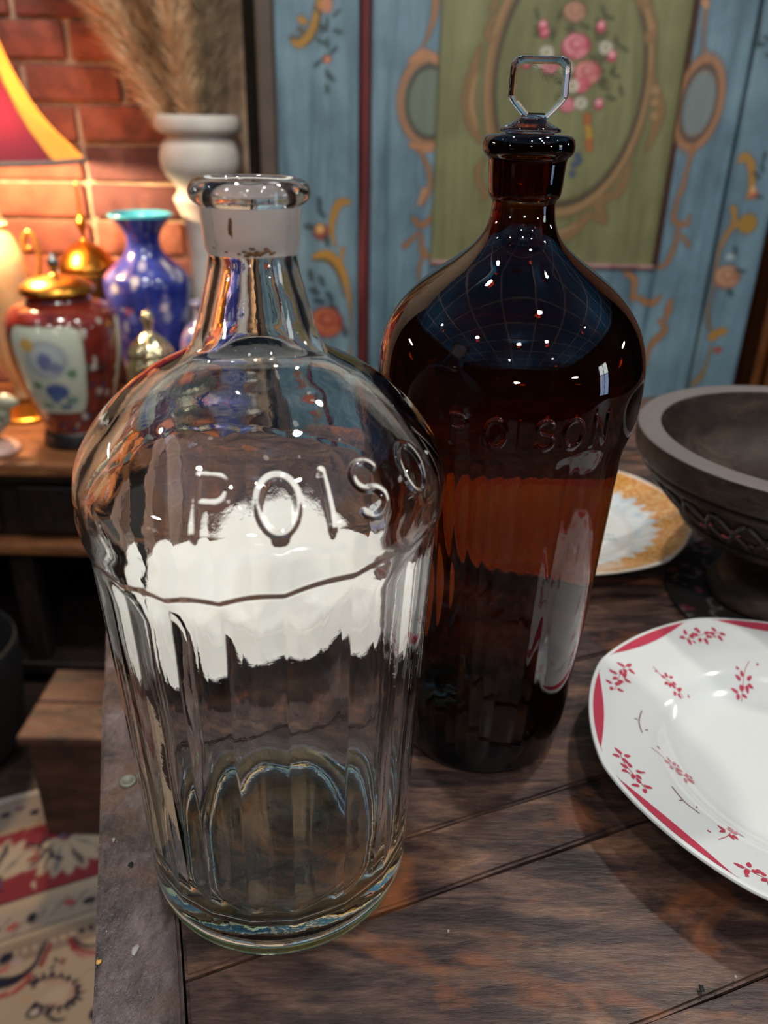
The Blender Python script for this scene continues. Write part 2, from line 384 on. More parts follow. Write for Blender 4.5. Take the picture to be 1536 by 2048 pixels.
# ---- brick wall
WX0, WX1, WY = -1.75, -.285, 1.75
wb = slab('wall_brick', WX0, WX1, WY + .006, WY + .14, FZ, CEIL, M['mortar']); 
def brick_mesh(seed, L, Hh):
    random.seed(seed); bm = bmesh.new(); box(bm, -L / 2, L / 2, -.008, .05, -Hh / 2, Hh / 2, .0045, .0022)
    me = bpy.data.meshes.new('brick'); bm.normal_update(); bm.to_mesh(me); bm.free(); me.materials.append(M['brick'])
    me.polygons.foreach_set('use_smooth', [True] * len(me.polygons)); return me
BR = [[brick_mesh(i * 3 + k, l, .062) for i in range(4)] for k, l in enumerate((.178, .085))]
random.seed(11)
for row in range(14):
    z = -.362 + row * .0705; x = WX0 + (0 if row % 2 else .095) ; hh = random.random()
    while x < WX1 - .04:
        k = 1 if random.random() < .12 else 0; Lb = (.178, .085)[k]
        if x + Lb > WX1: k = 1; Lb = .085
        if x + Lb > WX1 + .01: break
        if x > -1.15:
            o = bpy.data.objects.new('brick', random.choice(BR[k])); sc.collection.objects.link(o); o.parent = wb
            o.location = (x + Lb / 2, WY + random.uniform(-.003, .003), z + random.uniform(-.0015, .0015)); o.rotation_euler = (0, random.uniform(-.008, .008), random.uniform(-.01, .01))
        x += Lb + .0125
# ---- second wall piece behind the wardrobe right: warm wooden panelling
# ================================================================== TABLE
TB = tag(empty('table', (0, .4, 0)), 'dark worn plank table under the bottles and plates', 'table')
u = np.array([math.cos(math.radians(21)), math.sin(math.radians(21))])      # along the planks
wv = np.array([-u[1], u[0]])
bd = np.array([-.2835, .959])                                                # along the edge band
bn = np.array([.959, .2835])
e0 = np.array([-.1045, .184])                                                # a point on the outer edge
Tloc = np.array([0, .4])
def sv(P): return float(np.dot(P - e0, bd))
far_s = 0.62; near_s = -.42
def prism(name, poly, z0, z1, m, parent, bev=.0015, sub=None):
    bm = bmesh.new(); vs = [bm.verts.new((p[0] - Tloc[0], p[1] - Tloc[1], z1)) for p in poly]; f = bm.faces.new(vs)
    if f.normal.z < 0: bmesh.ops.reverse_faces(bm, faces=[f])
    r = bmesh.ops.extrude_face_region(bm, geom=[f]); 
    for v in [g for g in r['geom'] if isinstance(g, bmesh.types.BMVert)]: v.co.z = z0
    bmesh.ops.recalc_face_normals(bm, faces=bm.faces)
    if bev: bmesh.ops.bevel(bm, geom=[e for e in bm.edges if all(v.co.z > z1 - 1e-5 for v in e.verts)], offset=bev, segments=2, affect='EDGES')
    return bobj(name, bm, m, parent)
bandw = .0335
A0 = e0 + bd * near_s; A1 = e0 + bd * far_s
def wob(P, Q, k, amp, side):
    out = []
    for i in range(k + 1):
        q = P + (Q - P) * i / k; out.append(q + side * random.uniform(-amp, amp) * (0 if i in (0, k) else 1))
    return out
poly = wob(A0, A1, 26, .0006, bn) + wob(A1 + bn * bandw, A0 + bn * bandw, 26, .0004, bn)
tag(prism('edge_board', poly, -.032, .0006, M['table_band'], TB, .0015), 'greyer cross board along the left table edge')
# planks: seams given as offsets c = dot(P, wv)
def cut(P, d):      # intersection of plank line through c with the band inner line
    pass
q0 = e0 + bn * (bandw + .0012)
# plank lines: directions vary slightly like the photograph's seams
seams = [(np.array([.10, .010]), 20.5), (np.array([.130, .200]), 20.5), (np.array([.084, .269]), 22.8), (np.array([.066, .2965]), 22.4), (np.array([.06, .392]), 21.8), (np.array([.06, .49]), 21.5), (np.array([.06, .59]), 21), (np.array([.06, .69]), 20.5)]
def line_hit(P, deg, Q, D):
    a = np.array([math.cos(math.radians(deg)), math.sin(math.radians(deg))])
    M2 = np.array([[a[0], -D[0]], [a[1], -D[1]]]); t_ = np.linalg.solve(M2, Q - P); return P + a * t_[0]
LEN = 1.15
ln = []
for P, dg in seams:
    s = line_hit(P, dg, q0, bd); a = np.array([math.cos(math.radians(dg)), math.sin(math.radians(dg))]); ln.append((s, s + a * LEN))
farL = q0 + bd * (far_s - sv(q0)); 
far_a = np.array([.959, .2835])
ln.append((farL, farL + far_a * LEN))
nearL = q0 + bd * (near_s - sv(q0)); ln.insert(0, (nearL, nearL + far_a * LEN))
for i in range(len(ln) - 1):
    (a, b), (c_, d_) = ln[i], ln[i + 1]
    g = wv * random.uniform(.0007, .0013)
    random.seed(i + 3)
    bot = wob(a + g * .6, b + g * .6, 40, .00045, wv); top = wob(d_ - g * .4, c_ - g * .4, 40, .00045, wv)
    dz = random.uniform(-.0011, -.0002)
    prism('plank', bot + top, -.030, dz, M['table'], TB, .0013)
# underside frame and legs
def loc2(P, z): return (P[0], P[1] - .4, z)
cornersT = [A0 + bn * .06 + bd * .05, A1 + bn * .06 - bd * .05, A1 + bn * 1.08 - bd * .05, A0 + bn * 1.08 + bd * .05]
for P in cornersT:
    boxo('leg', P[0] - .028, P[0] + .028, P[1] - .4 - .028, P[1] - .4 + .028, FZ + (.0075 if np.dot(P, (-.413, .911)) > .5 and np.dot(P, (.911, .413)) < .15 else 0), -.031, M['dark_wood'], TB, .003)
for k in range(4):
    P, Q = cornersT[k], cornersT[(k + 1) % 4]; mid = (P + Q) / 2; dv = Q - P; L_ = np.linalg.norm(dv) - .05; an = math.atan2(dv[1], dv[0])
    Mx = Matrix.Translation((mid[0], mid[1] - .4, 0)) @ Matrix.Rotation(an, 4, 'Z')
    boxo('apron', -L_ / 2, L_ / 2, -.012, .012, -.11, -.031, M['dark_wood'], TB, .002, Mx)
# bolt head and paint flecks on the edge board
gx = G(256, 1565)
lathe('bolt_head', [(.0044, .0002), (.0044, .0010), (.0036, .0014), (.0026, .0012), (.0016, .0006), (.0, .0006)], plain('tarnished_bolt', (112, 112, 100), .55, .5), TB, 24, ch=0, loc=(gx[0], gx[1] - .4, .0004))
def fleck(px, py, s, m, seed):
    random.seed(seed); g_ = G(px, py); vs = []; k = 9
    for i in range(k):
        a = 2 * PI * i / k; r_ = s * random.uniform(.55, 1.15); vs.append((g_[0] + r_ * math.cos(a) * 1.0, g_[1] - .4 + r_ * math.sin(a) * 1.4, .0009))
    vs2 = [(x * .9 + (g_[0]) * .1, y * .9 + (g_[1] - .4) * .1, .0014) for x, y, z in vs]
    V = vs + vs2 + [(g_[0], g_[1] - .4, .0016)]
    F = [(i, (i + 1) % k, k + (i + 1) % k, k + i) for i in range(k)] + [(k + i, k + (i + 1) % k, 2 * k) for i in range(k)]
    return obj('paint_fleck', V, F, m, TB)
mfl = plain('pale_paint_fleck', (150, 146, 142), .5); mor = plain('ochre_fleck', (196, 146, 70), .5)
fleck(271, 1903, .0018, mfl, 1); fleck(198, 1927, .0010, mor, 2); fleck(228, 1683, .0010, mfl, 3); fleck(214, 1866, .0004, mfl, 4); fleck(262, 1733, .0012, M['black'], 5)
fleck(896, 1865, .0006, mfl, 6); fleck(1470, 1957, .0007, mfl, 7); fleck(1402, 1980, .0013, M['black'], 8)
# ================================================================== BOTTLES
def strokes(ch):
    a = lambda cx, cy, rx, ry, t0, t1, n=14: [(cx + rx * math.cos(t), cy + ry * math.sin(t)) for t in np.linspace(math.radians(t0), math.radians(t1), n)]
    # unit glyph box: x -0.5..0.5, y 0..1
    if ch == 'P': return [[(-.34, 0), (-.34, 1)], [(-.34, 1), (.05, 1)] + a(.05, .76, .3, .24, 90, -90) + [(-.34, .52)]]
    if ch == 'O': return [a(0, .5, .43, .5, 0, 360, 36)]
    if ch == 'I': return [[(0, 0), (0, 1)]]
    if ch == 'S': return [a(0, .745, .34, .255, 25, 270, 20) + a(0, .245, .37, .245, 90, -150, 20)]
    if ch == 'N': return [[(-.36, 0), (-.36, 1), (.36, 0), (.36, 1)]]
def segdist(U, Vv, poly):
    d = np.full(U.shape, 9.)
    for (x0, y0), (x1, y1) in zip(poly[:-1], poly[1:]):
        dx, dy = x1 - x0, y1 - y0; L2 = dx * dx + dy * dy + 1e-12
        t_ = np.clip(((U - x0) * dx + (Vv - y0) * dy) / L2, 0, 1); d = np.minimum(d, np.hypot(U - x0 - t_ * dx, Vv - y0 - t_ * dy))
    return d
def sstep(a, b, x): t_ = np.clip((x - a) / (b - a), 0, 1); return t_ * t_ * (3 - 2 * t_)
def resample(p, stepf):
    """resample a (r,z) polyline with a step that depends on z"""
    d = np.hypot(*np.diff(p, axis=0).T); s = np.r_[0, np.cumsum(d)]; out = [0.]
    while out[-1] < s[-1]:
        z = np.interp(out[-1], s, p[:, 1]); out.append(out[-1] + stepf(z))
    out[-1] = s[-1]; out = np.array(out)
    return np.c_[np.interp(out, s, p[:, 0]), np.interp(out, s, p[:, 1])]
def bottle(name, loc, outer, inner, n, m, letters, zl, lw, lh, th_off, flute, stepf, frostz=None, mats=None, rot=0.):
    po = resample(chaikin(outer, 4), stepf); pi = resample(chaikin(inner, 5), lambda z: .0012)
    po[:, 0] = np.maximum(po[:, 0], 2e-5); pi[:, 0] = np.maximum(pi[:, 0], 2e-5)
    th = np.arange(n) * 2 * PI / n; th = (th + PI) % (2 * PI) - PI
    k = len(po); R = np.repeat(po[:, 0][:, None], n, 1); Zz = np.repeat(po[:, 1][:, None], n, 1); TH = np.repeat(th[None], k, 0)
    R = R + flute(TH, Zz)
    arc = np.r_[0, np.cumsum(np.hypot(*np.diff(po, axis=0).T))]
    a0 = arc[np.argmin(abs(po[:, 1] - zl) + (po[:, 0] < .02))]
    Vv = (arc[:, None] - a0) / lh; sel = np.where((Vv[:, 0] > -.25) & (Vv[:, 0] < 1.25) & (po[:, 0] > .02))[0]
    for ch, tc in letters:
        tc = math.radians(tc + th_off); U = (TH[sel] - tc) * R[sel] / lw; V2 = np.repeat(Vv[sel], n, 1)
        msk = abs(U[0]) < .9; cols = np.where(msk)[0]
        if len(cols) == 0: continue
        Uc = U[:, cols]; Vc = V2[:, cols]
        d = np.full(Uc.shape, 9.)
        for pl in strokes(ch): d = np.minimum(d, segdist(Uc * lw, Vc * lh, [(x * lw, y * lh) for x, y in pl]))
        wd = .00092 if lh > .013 else .00075
        dd = (.00018 if ch == 'P' else .00046) * np.exp(-(d / wd) ** 4 * .9) if lh > .013 else (.00025 if ch == 'I' else .00074) * np.exp(-(d / wd) ** 4 * .9)
        R[np.ix_(sel, cols)] += dd
    # gentle hand-blown unevenness
    R = R * (1 + .0035 * np.sin(2 * TH + Zz * 9) * sstep(.0, .03, Zz) * (1 - sstep(.2, .24, Zz)))
    ki = len(pi); Ri = np.repeat(pi[:, 0][:, None], n, 1); Zi = np.repeat(pi[:, 1][:, None], n, 1); THi = np.repeat(th[None], ki, 0)
    bodyw = sstep(.015, .04, Zi) * (1 - sstep(.21, .235, Zi))
    Ri = Ri * (1 + bodyw * (.006 * np.sin(3 * THi + 1 + Zi * 20) + .004 * np.sin(5 * THi - Zi * 33) + .003 * np.sin(Zi * 120 + 2 * THi)))
    RR = np.vstack([R, Ri]); ZZ = np.vstack([Zz, Zi]); TT = np.vstack([TH, THi])
    V = np.stack([RR * np.sin(TT), -RR * np.cos(TT), ZZ], -1).reshape(-1, 3)
    K = k + ki; i = np.arange(K - 1)[:, None] * n; j = np.arange(n)[None]; jn = (j + 1) % n
    F = np.stack([i + j, i + jn, i + n + jn, i + n + j], -1)
    midx = np.zeros((K - 1, n), int)
    if frostz is not None:
        zc = (ZZ[:-1, 0] + ZZ[1:, 0]) / 2; inn = np.arange(K - 1) >= k
        midx[inn & (zc > frostz[0]) & (zc < frostz[1])] = 1
    o = obj(name, V, F.reshape(-1, 4), mats or [m], None, True, midx.ravel().tolist(), loc=loc)
    return o
def camth(loc): return math.degrees(math.atan2(loc[0], loc[1]))   # not used for geometry, only a note of azimuth
CL = (-.0435, .2662, 0.)
outer = [(0, .0045), (.030, .004), (.044, .003), (.048, .0002), (.0525, .0002), (.0555, .0035), (.0563, .010), (.0570, .022), (.0582, .05), (.0597, .08), (.0609, .11), (.0622, .14), (.0632, .160),
         (.0638, .170), (.0646, .176), (.0654, .182), (.0654, .190), (.0628, .200), (.0566, .210), (.0490, .218), (.0420, .2238), (.0345, .2285), (.0270, .2320), (.0222, .2352), (.0200, .240), (.0186, .2455),
         (.0168, .252), (.0150, .2585), (.0143, .2622), (.0139, .2640), (.0140, .2655), (.0149, .2668), (.0151, .270), (.0155, .2755), (.0158, .2790), (.0160, .2796), (.0176, .2802), (.0188, .2822), (.0187, .2845), (.0172, .2864), (.0155, .2872), (.0142, .2872)]
inner = [(.0142, .2872), (.0130, .2866), (.0122, .2845), (.0119, .278), (.0113, .270), (.0108, .2665), (.0104, .263), (.0112, .258), (.0132, .251), (.0148, .245), (.0165, .239), (.0205, .2335), (.0285, .2275), (.0360, .2232), (.0440, .2165), (.0520, .2065), (.0580, .1965),
         (.0606, .188), (.0602, .178), (.0586, .165), (.0572, .14), (.0560, .11), (.0548, .08), (.0535, .05), (.0522, .026), (.0485, .0165), (.040, .0125), (.020, .0118), (0, .0122)]
NF = 20
def flute_c(TH, Z):
    s = np.abs(np.sin((TH + .05 * np.sin(3 * TH + 1)) * NF / 2 + .35)); top = .1765 + .0016 * s + .0045 * np.sin(2 * (TH - .175))
    a = 1 - sstep(top - .0018, top + .0016, Z); a2 = 1 - sstep(top - .013, top - .001, Z); b = sstep(.018, .036, Z + .002 * (1 - s)); fr = .42 + .58 * (.5 + .5 * np.cos(TH))
    return -(a2 * b * .00105 * fr * s + a * .0007 * sstep(.01, .1, Z))
stp = lambda z: (.00042 if .1955 < z < .217 else (.0007 if .165 < z < .182 else (.0009 if z > .226 or z < .024 else .0035)))
cb = bottle('glass_bottle', CL, outer, inner, 840, M['clear'], [('P', -5.5), ('O', 12.8), ('I', 26.8), ('S', 40.5), ('O', 61), ('N', 79)], .1970, .0130, .0168, 0., flute_c, stp)
tag(cb, 'large clear glass bottle embossed POISON with fluted sides and open neck', 'bottle')
# rust stains on the collar of the clear bottle (thin crusts on the glass)
def stain(th, z, w_, h_, seed, rad_, parent, m):
    random.seed(seed); k = 12; V = []; r0 = rad_
    for ring, (s_, off) in enumerate(((1, .00002), (.6, .00022))):
        for i in range(k):
            a = 2 * PI * i / k; q = random.uniform(.65, 1.15) * s_; t_ = math.radians(th) + w_ * q * math.cos(a) / r0; zz = z + h_ * q * math.sin(a); r_ = r0(zz) if callable(r0) else r0 + off
            V.append((r_ * math.sin(t_), -r_ * math.cos(t_), zz))
    t_ = math.radians(th); V.append(((r0 + .0003) * math.sin(t_), -(r0 + .0003) * math.cos(t_), z))
    F = [(i, (i + 1) % k, k + (i + 1) % k, k + i) for i in range(k)] + [(k + i, k + (i + 1) % k, 2 * k) for i in range(k)]
    return obj('rust_stain', V, F, m, parent)
stain(-14, .2742, .0008, .0034, 1, .01555, cb, M['rust'])
for q, (t_, z_, a_) in enumerate([(9, .2683, .0007), (18, .2668, .0009), (3, .2665, .0008), (31, .2668, .0007), (12, .2667, .0009), (25, .2683, .0006), (-6, .2668, .0005), (-22, .2672, .0005), (0, .2675, .0006), (6, .2670, .0008), (14, .2674, .0006), (22, .2672, .0008), (28, .2676, .0006), (34, .2671, .0005), (-40, .268, .0004)]):
    stain(t_ , z_, a_ * 1.5, a_ * .8, 10 + q, .01512, cb, M['rust'])
AM = (.0550, .3580, 0.)
outerB = [(0, .004), (.030, .0035), (.037, .0002), (.0415, .0002), (.0440, .003), (.0450, .012), (.0470, .0254), (.0497, .0507), (.0518, .081), (.0534, .112), (.0548, .137), (.0556, .157), (.0562, .170), (.0570, .177), (.0584, .1838),
          (.0592, .190), (.0597, .2), (.0594, .2079), (.0574, .2181), (.0526, .2282), (.0450, .2373), (.0350, .2454), (.0235, .2530), (.0165, .2595), (.0138, .266), (.0130, .2715), (.0131, .2745), (.0148, .2760), (.0152, .280), (.0156, .287), (.0158, .2905),
          (.0174, .2912), (.0186, .2935), (.0184, .2965), (.0172, .2985), (.0150, .2992), (.0138, .2990)]
innerB = [(.0138, .2990), (.0120, .2985), (.0110, .296), (.0106, .288), (.0102, .276), (.0098, .270), (.0106, .264), (.0130, .257), (.0205, .2490), (.0320, .2412), (.0415, .2335), (.0488, .2245), (.0535, .2145), (.0552, .206), (.0553, .195), (.0540, .184), (.0528, .170),
          (.0514, .14), (.0500, .112), (.0484, .081), (.0462, .05), (.0440, .028), (.0400, .0155), (.030, .0115), (0, .012)]
def flute_b(TH, Z):
    s = np.abs(np.sin(TH * 26)); top = .179 + .0010 * s
    front = (1 - sstep(math.radians(20), math.radians(28), TH)) * sstep(math.radians(-72), math.radians(-60), TH)
    a = 1 - sstep(top - .001, top + .002, Z); b = sstep(.012, .020, Z)
    # broad smooth shield panel on each flank
    pan = np.exp(-((TH - math.radians(66)) / math.radians(24)) ** 2)
    top2 = .184
    return -a * b * front * .00020 * s - .0016 * pan * sstep(.015, .05, Z) * (1 - sstep(top2 - .018, top2 + .001, Z))
stpB = lambda z: (.00042 if .186 < z < .200 else (.0008 if .168 < z < .186 else (.0009 if z > .25 or z < .02 else .003)))
bb = bottle('amber_bottle', AM, outerB, innerB, 840, M['amber'], [('P', -26), ('O', -11.5), ('I', -2.5), ('S', 7.3), ('O', 19), ('N', 31.5)], .1872, .0092, .0118, 0., flute_b, stpB)
tag(bb, 'dark amber glass bottle embossed POISON standing behind the clear bottle', 'bottle')
# glass stopper: ground plug, disc and a flat square head with clipped lower corners
st = tag(empty('glass_stopper', (AM[0], AM[1], .2995)), 'clear glass stopper with flat square head in the amber bottle', 'stopper')
lathe('plug', [(0, -.024), (.0085, -.024), (.0092, -.022), (.0096, -.002), (.0096, .0002), (.0118, .0002), (.0124, .0010), (.0118, .0018), (.008, .0034), (.0055, .0050), (.0040, .0066), (0, .0066)], M['stopper'], st, 48, ch=1)
head = [(-.0042, .0045), (-.0098, .0100), (-.0116, .0125), (-.0116, .0215), (-.0113, .0245), (-.0098, .0262), (-.0078, .0268), (.0078, .0268), (.0098, .0262), (.0113, .0245), (.0116, .0215), (.0116, .0125), (.0098, .0100), (.0042, .0045)]
hp = np.array(head); hc = np.array([0, .0150]); V = []; F = []; nh = len(hp)
lay = [(-.0036, .76), (-.0033, .83), (-.0020, .965), (0, 1.), (.0020, .965), (.0033, .83), (.0036, .76)]
for y_, k_ in lay:
    for q in hp: r_ = hc + (q - hc) * k_; V.append((r_[0], y_, r_[1]))
for i in range(len(lay) - 1):
    for j in range(nh): F.append((i * nh + j, (i + 1) * nh + j, (i + 1) * nh + (j + 1) % nh, i * nh + (j + 1) % nh))
F.append(tuple(range(nh))); F.append(tuple(range((len(lay) - 1) * nh, len(lay) * nh))[::-1])
hd = obj('head', V, F, M['stopper'], st, False)
bm = bmesh.new(); bm.from_mesh(hd.data); bmesh.ops.recalc_face_normals(bm, faces=bm.faces); bm.to_mesh(hd.data); bm.free()
hd.rotation_euler = (0, 0, math.radians(-8)); hd.location = (.0018, 0, .0002)
# ================================================================== PLATES
def plate_r(prof, x):
    return np.interp(x, prof[:, 0], prof[:, 1])
PL = (.214, .313, 0.)
top = chaikin([(0, .0065), (.045, .0065), (.055, .0072), (.064, .012), (.071, .0185), (.078, .0215), (.092, .0255), (.104, .0292), (.1075, .0303), (.1090, .0302)], 2)
und = chaikin([(.1090, .0302), (.1096, .0290), (.1080, .0275), (.092, .0215), (.078, .017), (.068, .011), (.062, .0045), (.060, .0), (.057, .0), (.0555, .0025), (.04, .003), (0, .003)], 2)
def octo(r, th):   # slightly eight-cornered outline
    ph = (th - math.radians(0) + PI * 2) % (PI / 4)
    return r
ang0 = math.radians(100.5)       # angle (ccw from +x) of one corner
def octf(a):  # a: angle ccw from +x ; returns 0 at corners, 1 mid side
    f_ = ((a - ang0) / (PI / 4)) % 1.; return np.sin(f_ * PI) ** 1.
def disp_plate(R, th):
    a = th - PI / 2; o_ = octf(a)[None]
    return R * (1 - .018 * o_ * sstep(.075, .109, R))
pf = np.vstack([top, und[1:]]); pf[:, 0] = np.maximum(pf[:, 0], 2e-5)
V, F = lathe_arrays(pf, 192, disp_plate)
plate = obj('china_plate', V, F[:, ::-1], M['china'], None, True, loc=PL)
tag(plate, 'white china plate with raspberry rim segments and sprigs, front right', 'plate')
topi = top
def on_plate(x, y, off=.00025):
    r_ = math.hypot(x, y); a = math.atan2(y, x); k_ = 1 - .018 * float(octf(np.array(a))) * float(sstep(.075, .109, np.array(r_)))
    return (x, y, float(np.interp(r_ / k_, topi[:, 0], topi[:, 1])) + off)
def pgon(pts): return [on_plate(x, y) for x, y in pts]
# rim segments
for kq in range(8):
    a0 = ang0 + kq * PI / 4 + math.radians(4.2); a1 = ang0 + (kq + 1) * PI / 4 - math.radians(4.2)
    V = []; F = []; nn = 40; mm = 5
    R0 = .1082
    P0 = np.array([math.cos(a0), math.sin(a0)]) * R0 * .992; P1 = np.array([math.cos(a1), math.sin(a1)]) * R0 * .992
    for i in range(nn + 1):
        t_ = i / nn; a = a0 + (a1 - a0) * t_
        ro = .1073 * (1 - .018 * float(octf(np.array(a)))) - .0004
        Po = np.array([math.cos(a), math.sin(a)]) * ro; Pc = P0 + (P1 - P0) * t_ ; Pc = Pc * (1 - .026 * math.sin(t_ * PI))
        if np.linalg.norm(Pc) > ro: Pc = Po * .9985
        for j in range(mm + 1): q = Po + (Pc - Po) * j / mm; V.append(on_plate(q[0], q[1]))
    for i in range(nn):
        for j in range(mm): F.append((i * (mm + 1) + j, (i + 1) * (mm + 1) + j, (i + 1) * (mm + 1) + j + 1, i * (mm + 1) + j + 1))
    obj('red_rim_segment', V, F, M['red_paint'], plate)
def petal(V, F, x, y, L, w_, an):
    k = 10; b = len(V); ca, sa = math.cos(an), math.sin(an)
    for i in range(k):
        a = 2 * PI * i / k; uu = L / 2 * math.cos(a); vv = w_ / 2 * math.sin(a) * (1 - .35 * math.cos(a)); V.append(on_plate(x + uu * ca - vv * sa, y + uu * sa + vv * ca))
    F.append(tuple(range(b, b + k)))
def pst(V, F, pts, w_):
    p = smoothcurve(pts, 10); b = len(V)
    for i, q in enumerate(p):
        d = p[min(i + 1, 9)] - p[max(i - 1, 0)]; d /= (np.linalg.norm(d) + 1e-9); nrm = np.array([-d[1], d[0]]) * w_ / 2
        for s_ in (1, -1): V.append(on_plate(q[0] + nrm[0] * s_, q[1] + nrm[1] * s_))
    for i in range(9): F.append((b + 2 * i, b + 2 * i + 1, b + 2 * i + 3, b + 2 * i + 2))
def sprig(deg, r_, rotd, sc_=1., inner=False):
    V = []; F = []; a = math.radians(deg); cx, cy = r_ * math.cos(a), r_ * math.sin(a); base = a + math.radians(rotd); random.seed(int(deg * 7) + 900)
    def T(u_, v_):
        ca, sa = math.cos(base), math.sin(base); return cx + (u_ * ca - v_ * sa) * sc_, cy + (u_ * sa + v_ * ca) * sc_
    # local u along base, v across; two small flowers joined by a stem plus buds
    fl_ = [(0, 0, 6, .0040)] + ([(0, .0095, 4, .0034), (0, -.0095, 4, .0032)] if not inner else [(.001, .007, 4, .0032)])
    for (fu, fv, kk, fr) in fl_:
        for i in range(kk):
            an = 2 * PI * i / kk + random.uniform(-.3, .3); x, y = T(fu + fr * math.cos(an), fv + fr * math.sin(an)); petal(V, F, x, y, .0038 * sc_ * random.uniform(.8, 1.25), .0021 * sc_, an + base + random.uniform(-.3, .3))
    pst(V, F, [T(0, -.0125), T(.0012, -.005), T(0, .004), T(-.001, .012)], .00035)
    for i in range(5 if not inner else 3):
        u_, v_ = random.uniform(-.006, .006), random.uniform(-.013, .013); x, y = T(u_, v_); petal(V, F, x, y, .0022 * sc_, .0012 * sc_, random.uniform(0, 6.28))
    return obj('painted_sprig', V, F, M['red_paint'], plate)
for kq in range(8):
    sprig(100.5 + 45 * kq + 2, .0955, 0, 1.05)
for kq in range(4):
    sprig(92.8 + 90 * kq, .066, 60, .95, True); sprig(131.8 + 90 * kq, .0765, 90, .85, True)
mtw = plain('faded_plum_paint', (120, 84, 92), .2, coat=.4)
for (r_, dg) in ((.079, 165), (.079, -195 + 180), (.078, -155)):
    V = []; F = []
    a = math.radians(dg); c_ = np.array([math.cos(a), math.sin(a)]) * r_; tn = np.array([-math.sin(a), math.cos(a)])
    pst(V, F, [c_ - tn * .009, c_ + tn * .001 + c_ * .02, c_ + tn * .009], .0006); petal(V, F, *(c_ + c_ * .04), .0022, .0008, a); petal(V, F, *(c_ + tn * .005 - c_ * .03), .0022, .0007, a + .6)
    obj('faded_twig', V, F, mtw, plate)
# cream plate hidden behind the clear bottle
P2 = (-.074, .4790, 0.)
pf2 = chaikin([(0, .005), (.055, .005), (.068, .0085), (.076, .0125), (.098, .0165), (.1125, .0195), (.1140, .0190), (.1128, .0175), (.095, .0135), (.075, .0085), (.064, .0025), (.062, 0), (.059, 0), (.058, .002), (0, .002)], 2)
p2 = lathe('china_plate', pf2, M['china2'], None, 128, ch=0, loc=P2)
p2.scale = (.985, .905, 1); tag(p2, 'plain white oval plate lying behind the clear bottle, seen through it', 'plate')
# orange lace plate
P3 = (.1385, .5920, 0.)
def scal(R, th): return R * (1 - .018 * np.abs(np.sin(th * 4 + .5))[None] * sstep(.06, .09, R))
pf3 = chaikin([(0, .005), (.048, .005), (.055, .0065), (.062, .0105), (.08, .0165), (.0935, .0215), (.0950, .0212), (.0945, .0190), (.085, .0145), (.066, .0075), (.054, .002), (.052, 0), (.049, 0), (.048, .002), (0, .002)], 2)
p3 = lathe('china_plate', pf3, M['orange_china'], None, 160, ch=0, loc=P3, disp=scal)
p3.scale = (1.13, 1.13, 1.); tag(p3, 'small plate with orange lace border, half behind the amber bottle', 'plate')
V = []; F = []
mk = plain('teal_backmark_paint', (120, 160, 158), .2, coat=.4)
def flatbar(V, F, x0, x1, y0, y1, z): b = len(V); V += [(x0, y0, z), (x1, y0, z), (x1, y1, z), (x0, y1, z)]; F.append((b, b + 1, b + 2, b + 3))
g_ = G(1213, 1075, .005); X0, Y0 = (g_[0] - P3[0]) / 1.13, (g_[1] - P3[1]) / 1.13
for q in range(4): flatbar(V, F, X0 - .004 + q * .0028, X0 - .0028 + q * .0028, Y0 + .002, Y0 + .0045, .0053)
for q in range(3): flatbar(V, F, X0 - .0035 + q * .0036, X0 - .0008 + q * .0036, Y0 - .004, Y0 - .002, .0053)
obj('teal_mark', V, F, mk, p3)
# ================================================================== CARVED BOWL
BW = (.279, .497, 0.)
def bdisp(R, th):
    return R
bw_pf = chaikin([(0, .0), (.045, .0), (.047, .004), (.040, .014), (.036, .026), (.042, .040), (.058, .050), (.070, .0545), (.0745, .057), (.0748, .061), (.072, .0625), (.080, .070), (.090, .080), (.098, .090), (.1010, .0925), (.1052, .0945), (.1060, .0985), (.1040, .1005), (.1085, .1015), (.1108, .1040), (.1112, .1190), (.1100, .1205),
         (.0965, .1205), (.0955, .1195), (.0945, .112), (.088, .090), (.075, .078), (.05, .071), (0, .069)], 1)
bowl = lathe('wooden_bowl', bw_pf, M['bowl'], None, 128, ch=1, loc=BW)
tag(bowl, 'dark carved wooden pedestal bowl with lattice band, at right edge', 'bowl')
# lattice carving: crossing raised ribs and reddish insets between them
def bowlr(z): return np.interp(z, [.0625, .070, .080, .090, .0925], [.073, .0805, .0905, .0985, .1008])
insm = plain('red_inset', (168, 70, 70), .5, var=.3); lt = plain('carved_rib_wood', (44, 34, 29), .5, var=.3)
NL = 30
for k in range(NL):
    for s_ in (1, -1):
        pts = []
        for i in range(7):
            z = .0645 + .0265 * i / 6; a = 2 * PI * (k + s_ * (i / 6 - .5) * .9) / NL; r_ = bowlr(z) + .0006; pts.append((r_ * math.sin(a), -r_ * math.cos(a), z))
        tube('lattice_rib', pts, .0018, lt, bowl, 5)
for k in range(NL):
    for half in (0, .5):
        z = .0778 if half == 0 else (.0700); a = 2 * PI * (k + half) / NL; r_ = bowlr(z) + .0004
        V = []; 
        for j, (du, dz) in enumerate(((0, -.0045), (.0042, 0), (0, .0045), (-.0042, 0))):
            zz = z + dz * (1 if half == 0 else .6); rr_ = bowlr(zz) + .0007; aa = a + du / r_; V.append((rr_ * math.sin(aa), -rr_ * math.cos(aa), zz))
        rr_ = bowlr(z) + .0022; V.append((rr_ * math.sin(a), -rr_ * math.cos(a), z))
        obj('red_inset', V, [(0, 1, 4), (1, 2, 4), (2, 3, 4), (3, 0, 4)], insm if (k + int(half * 2)) % 3 else lt, bowl, False)
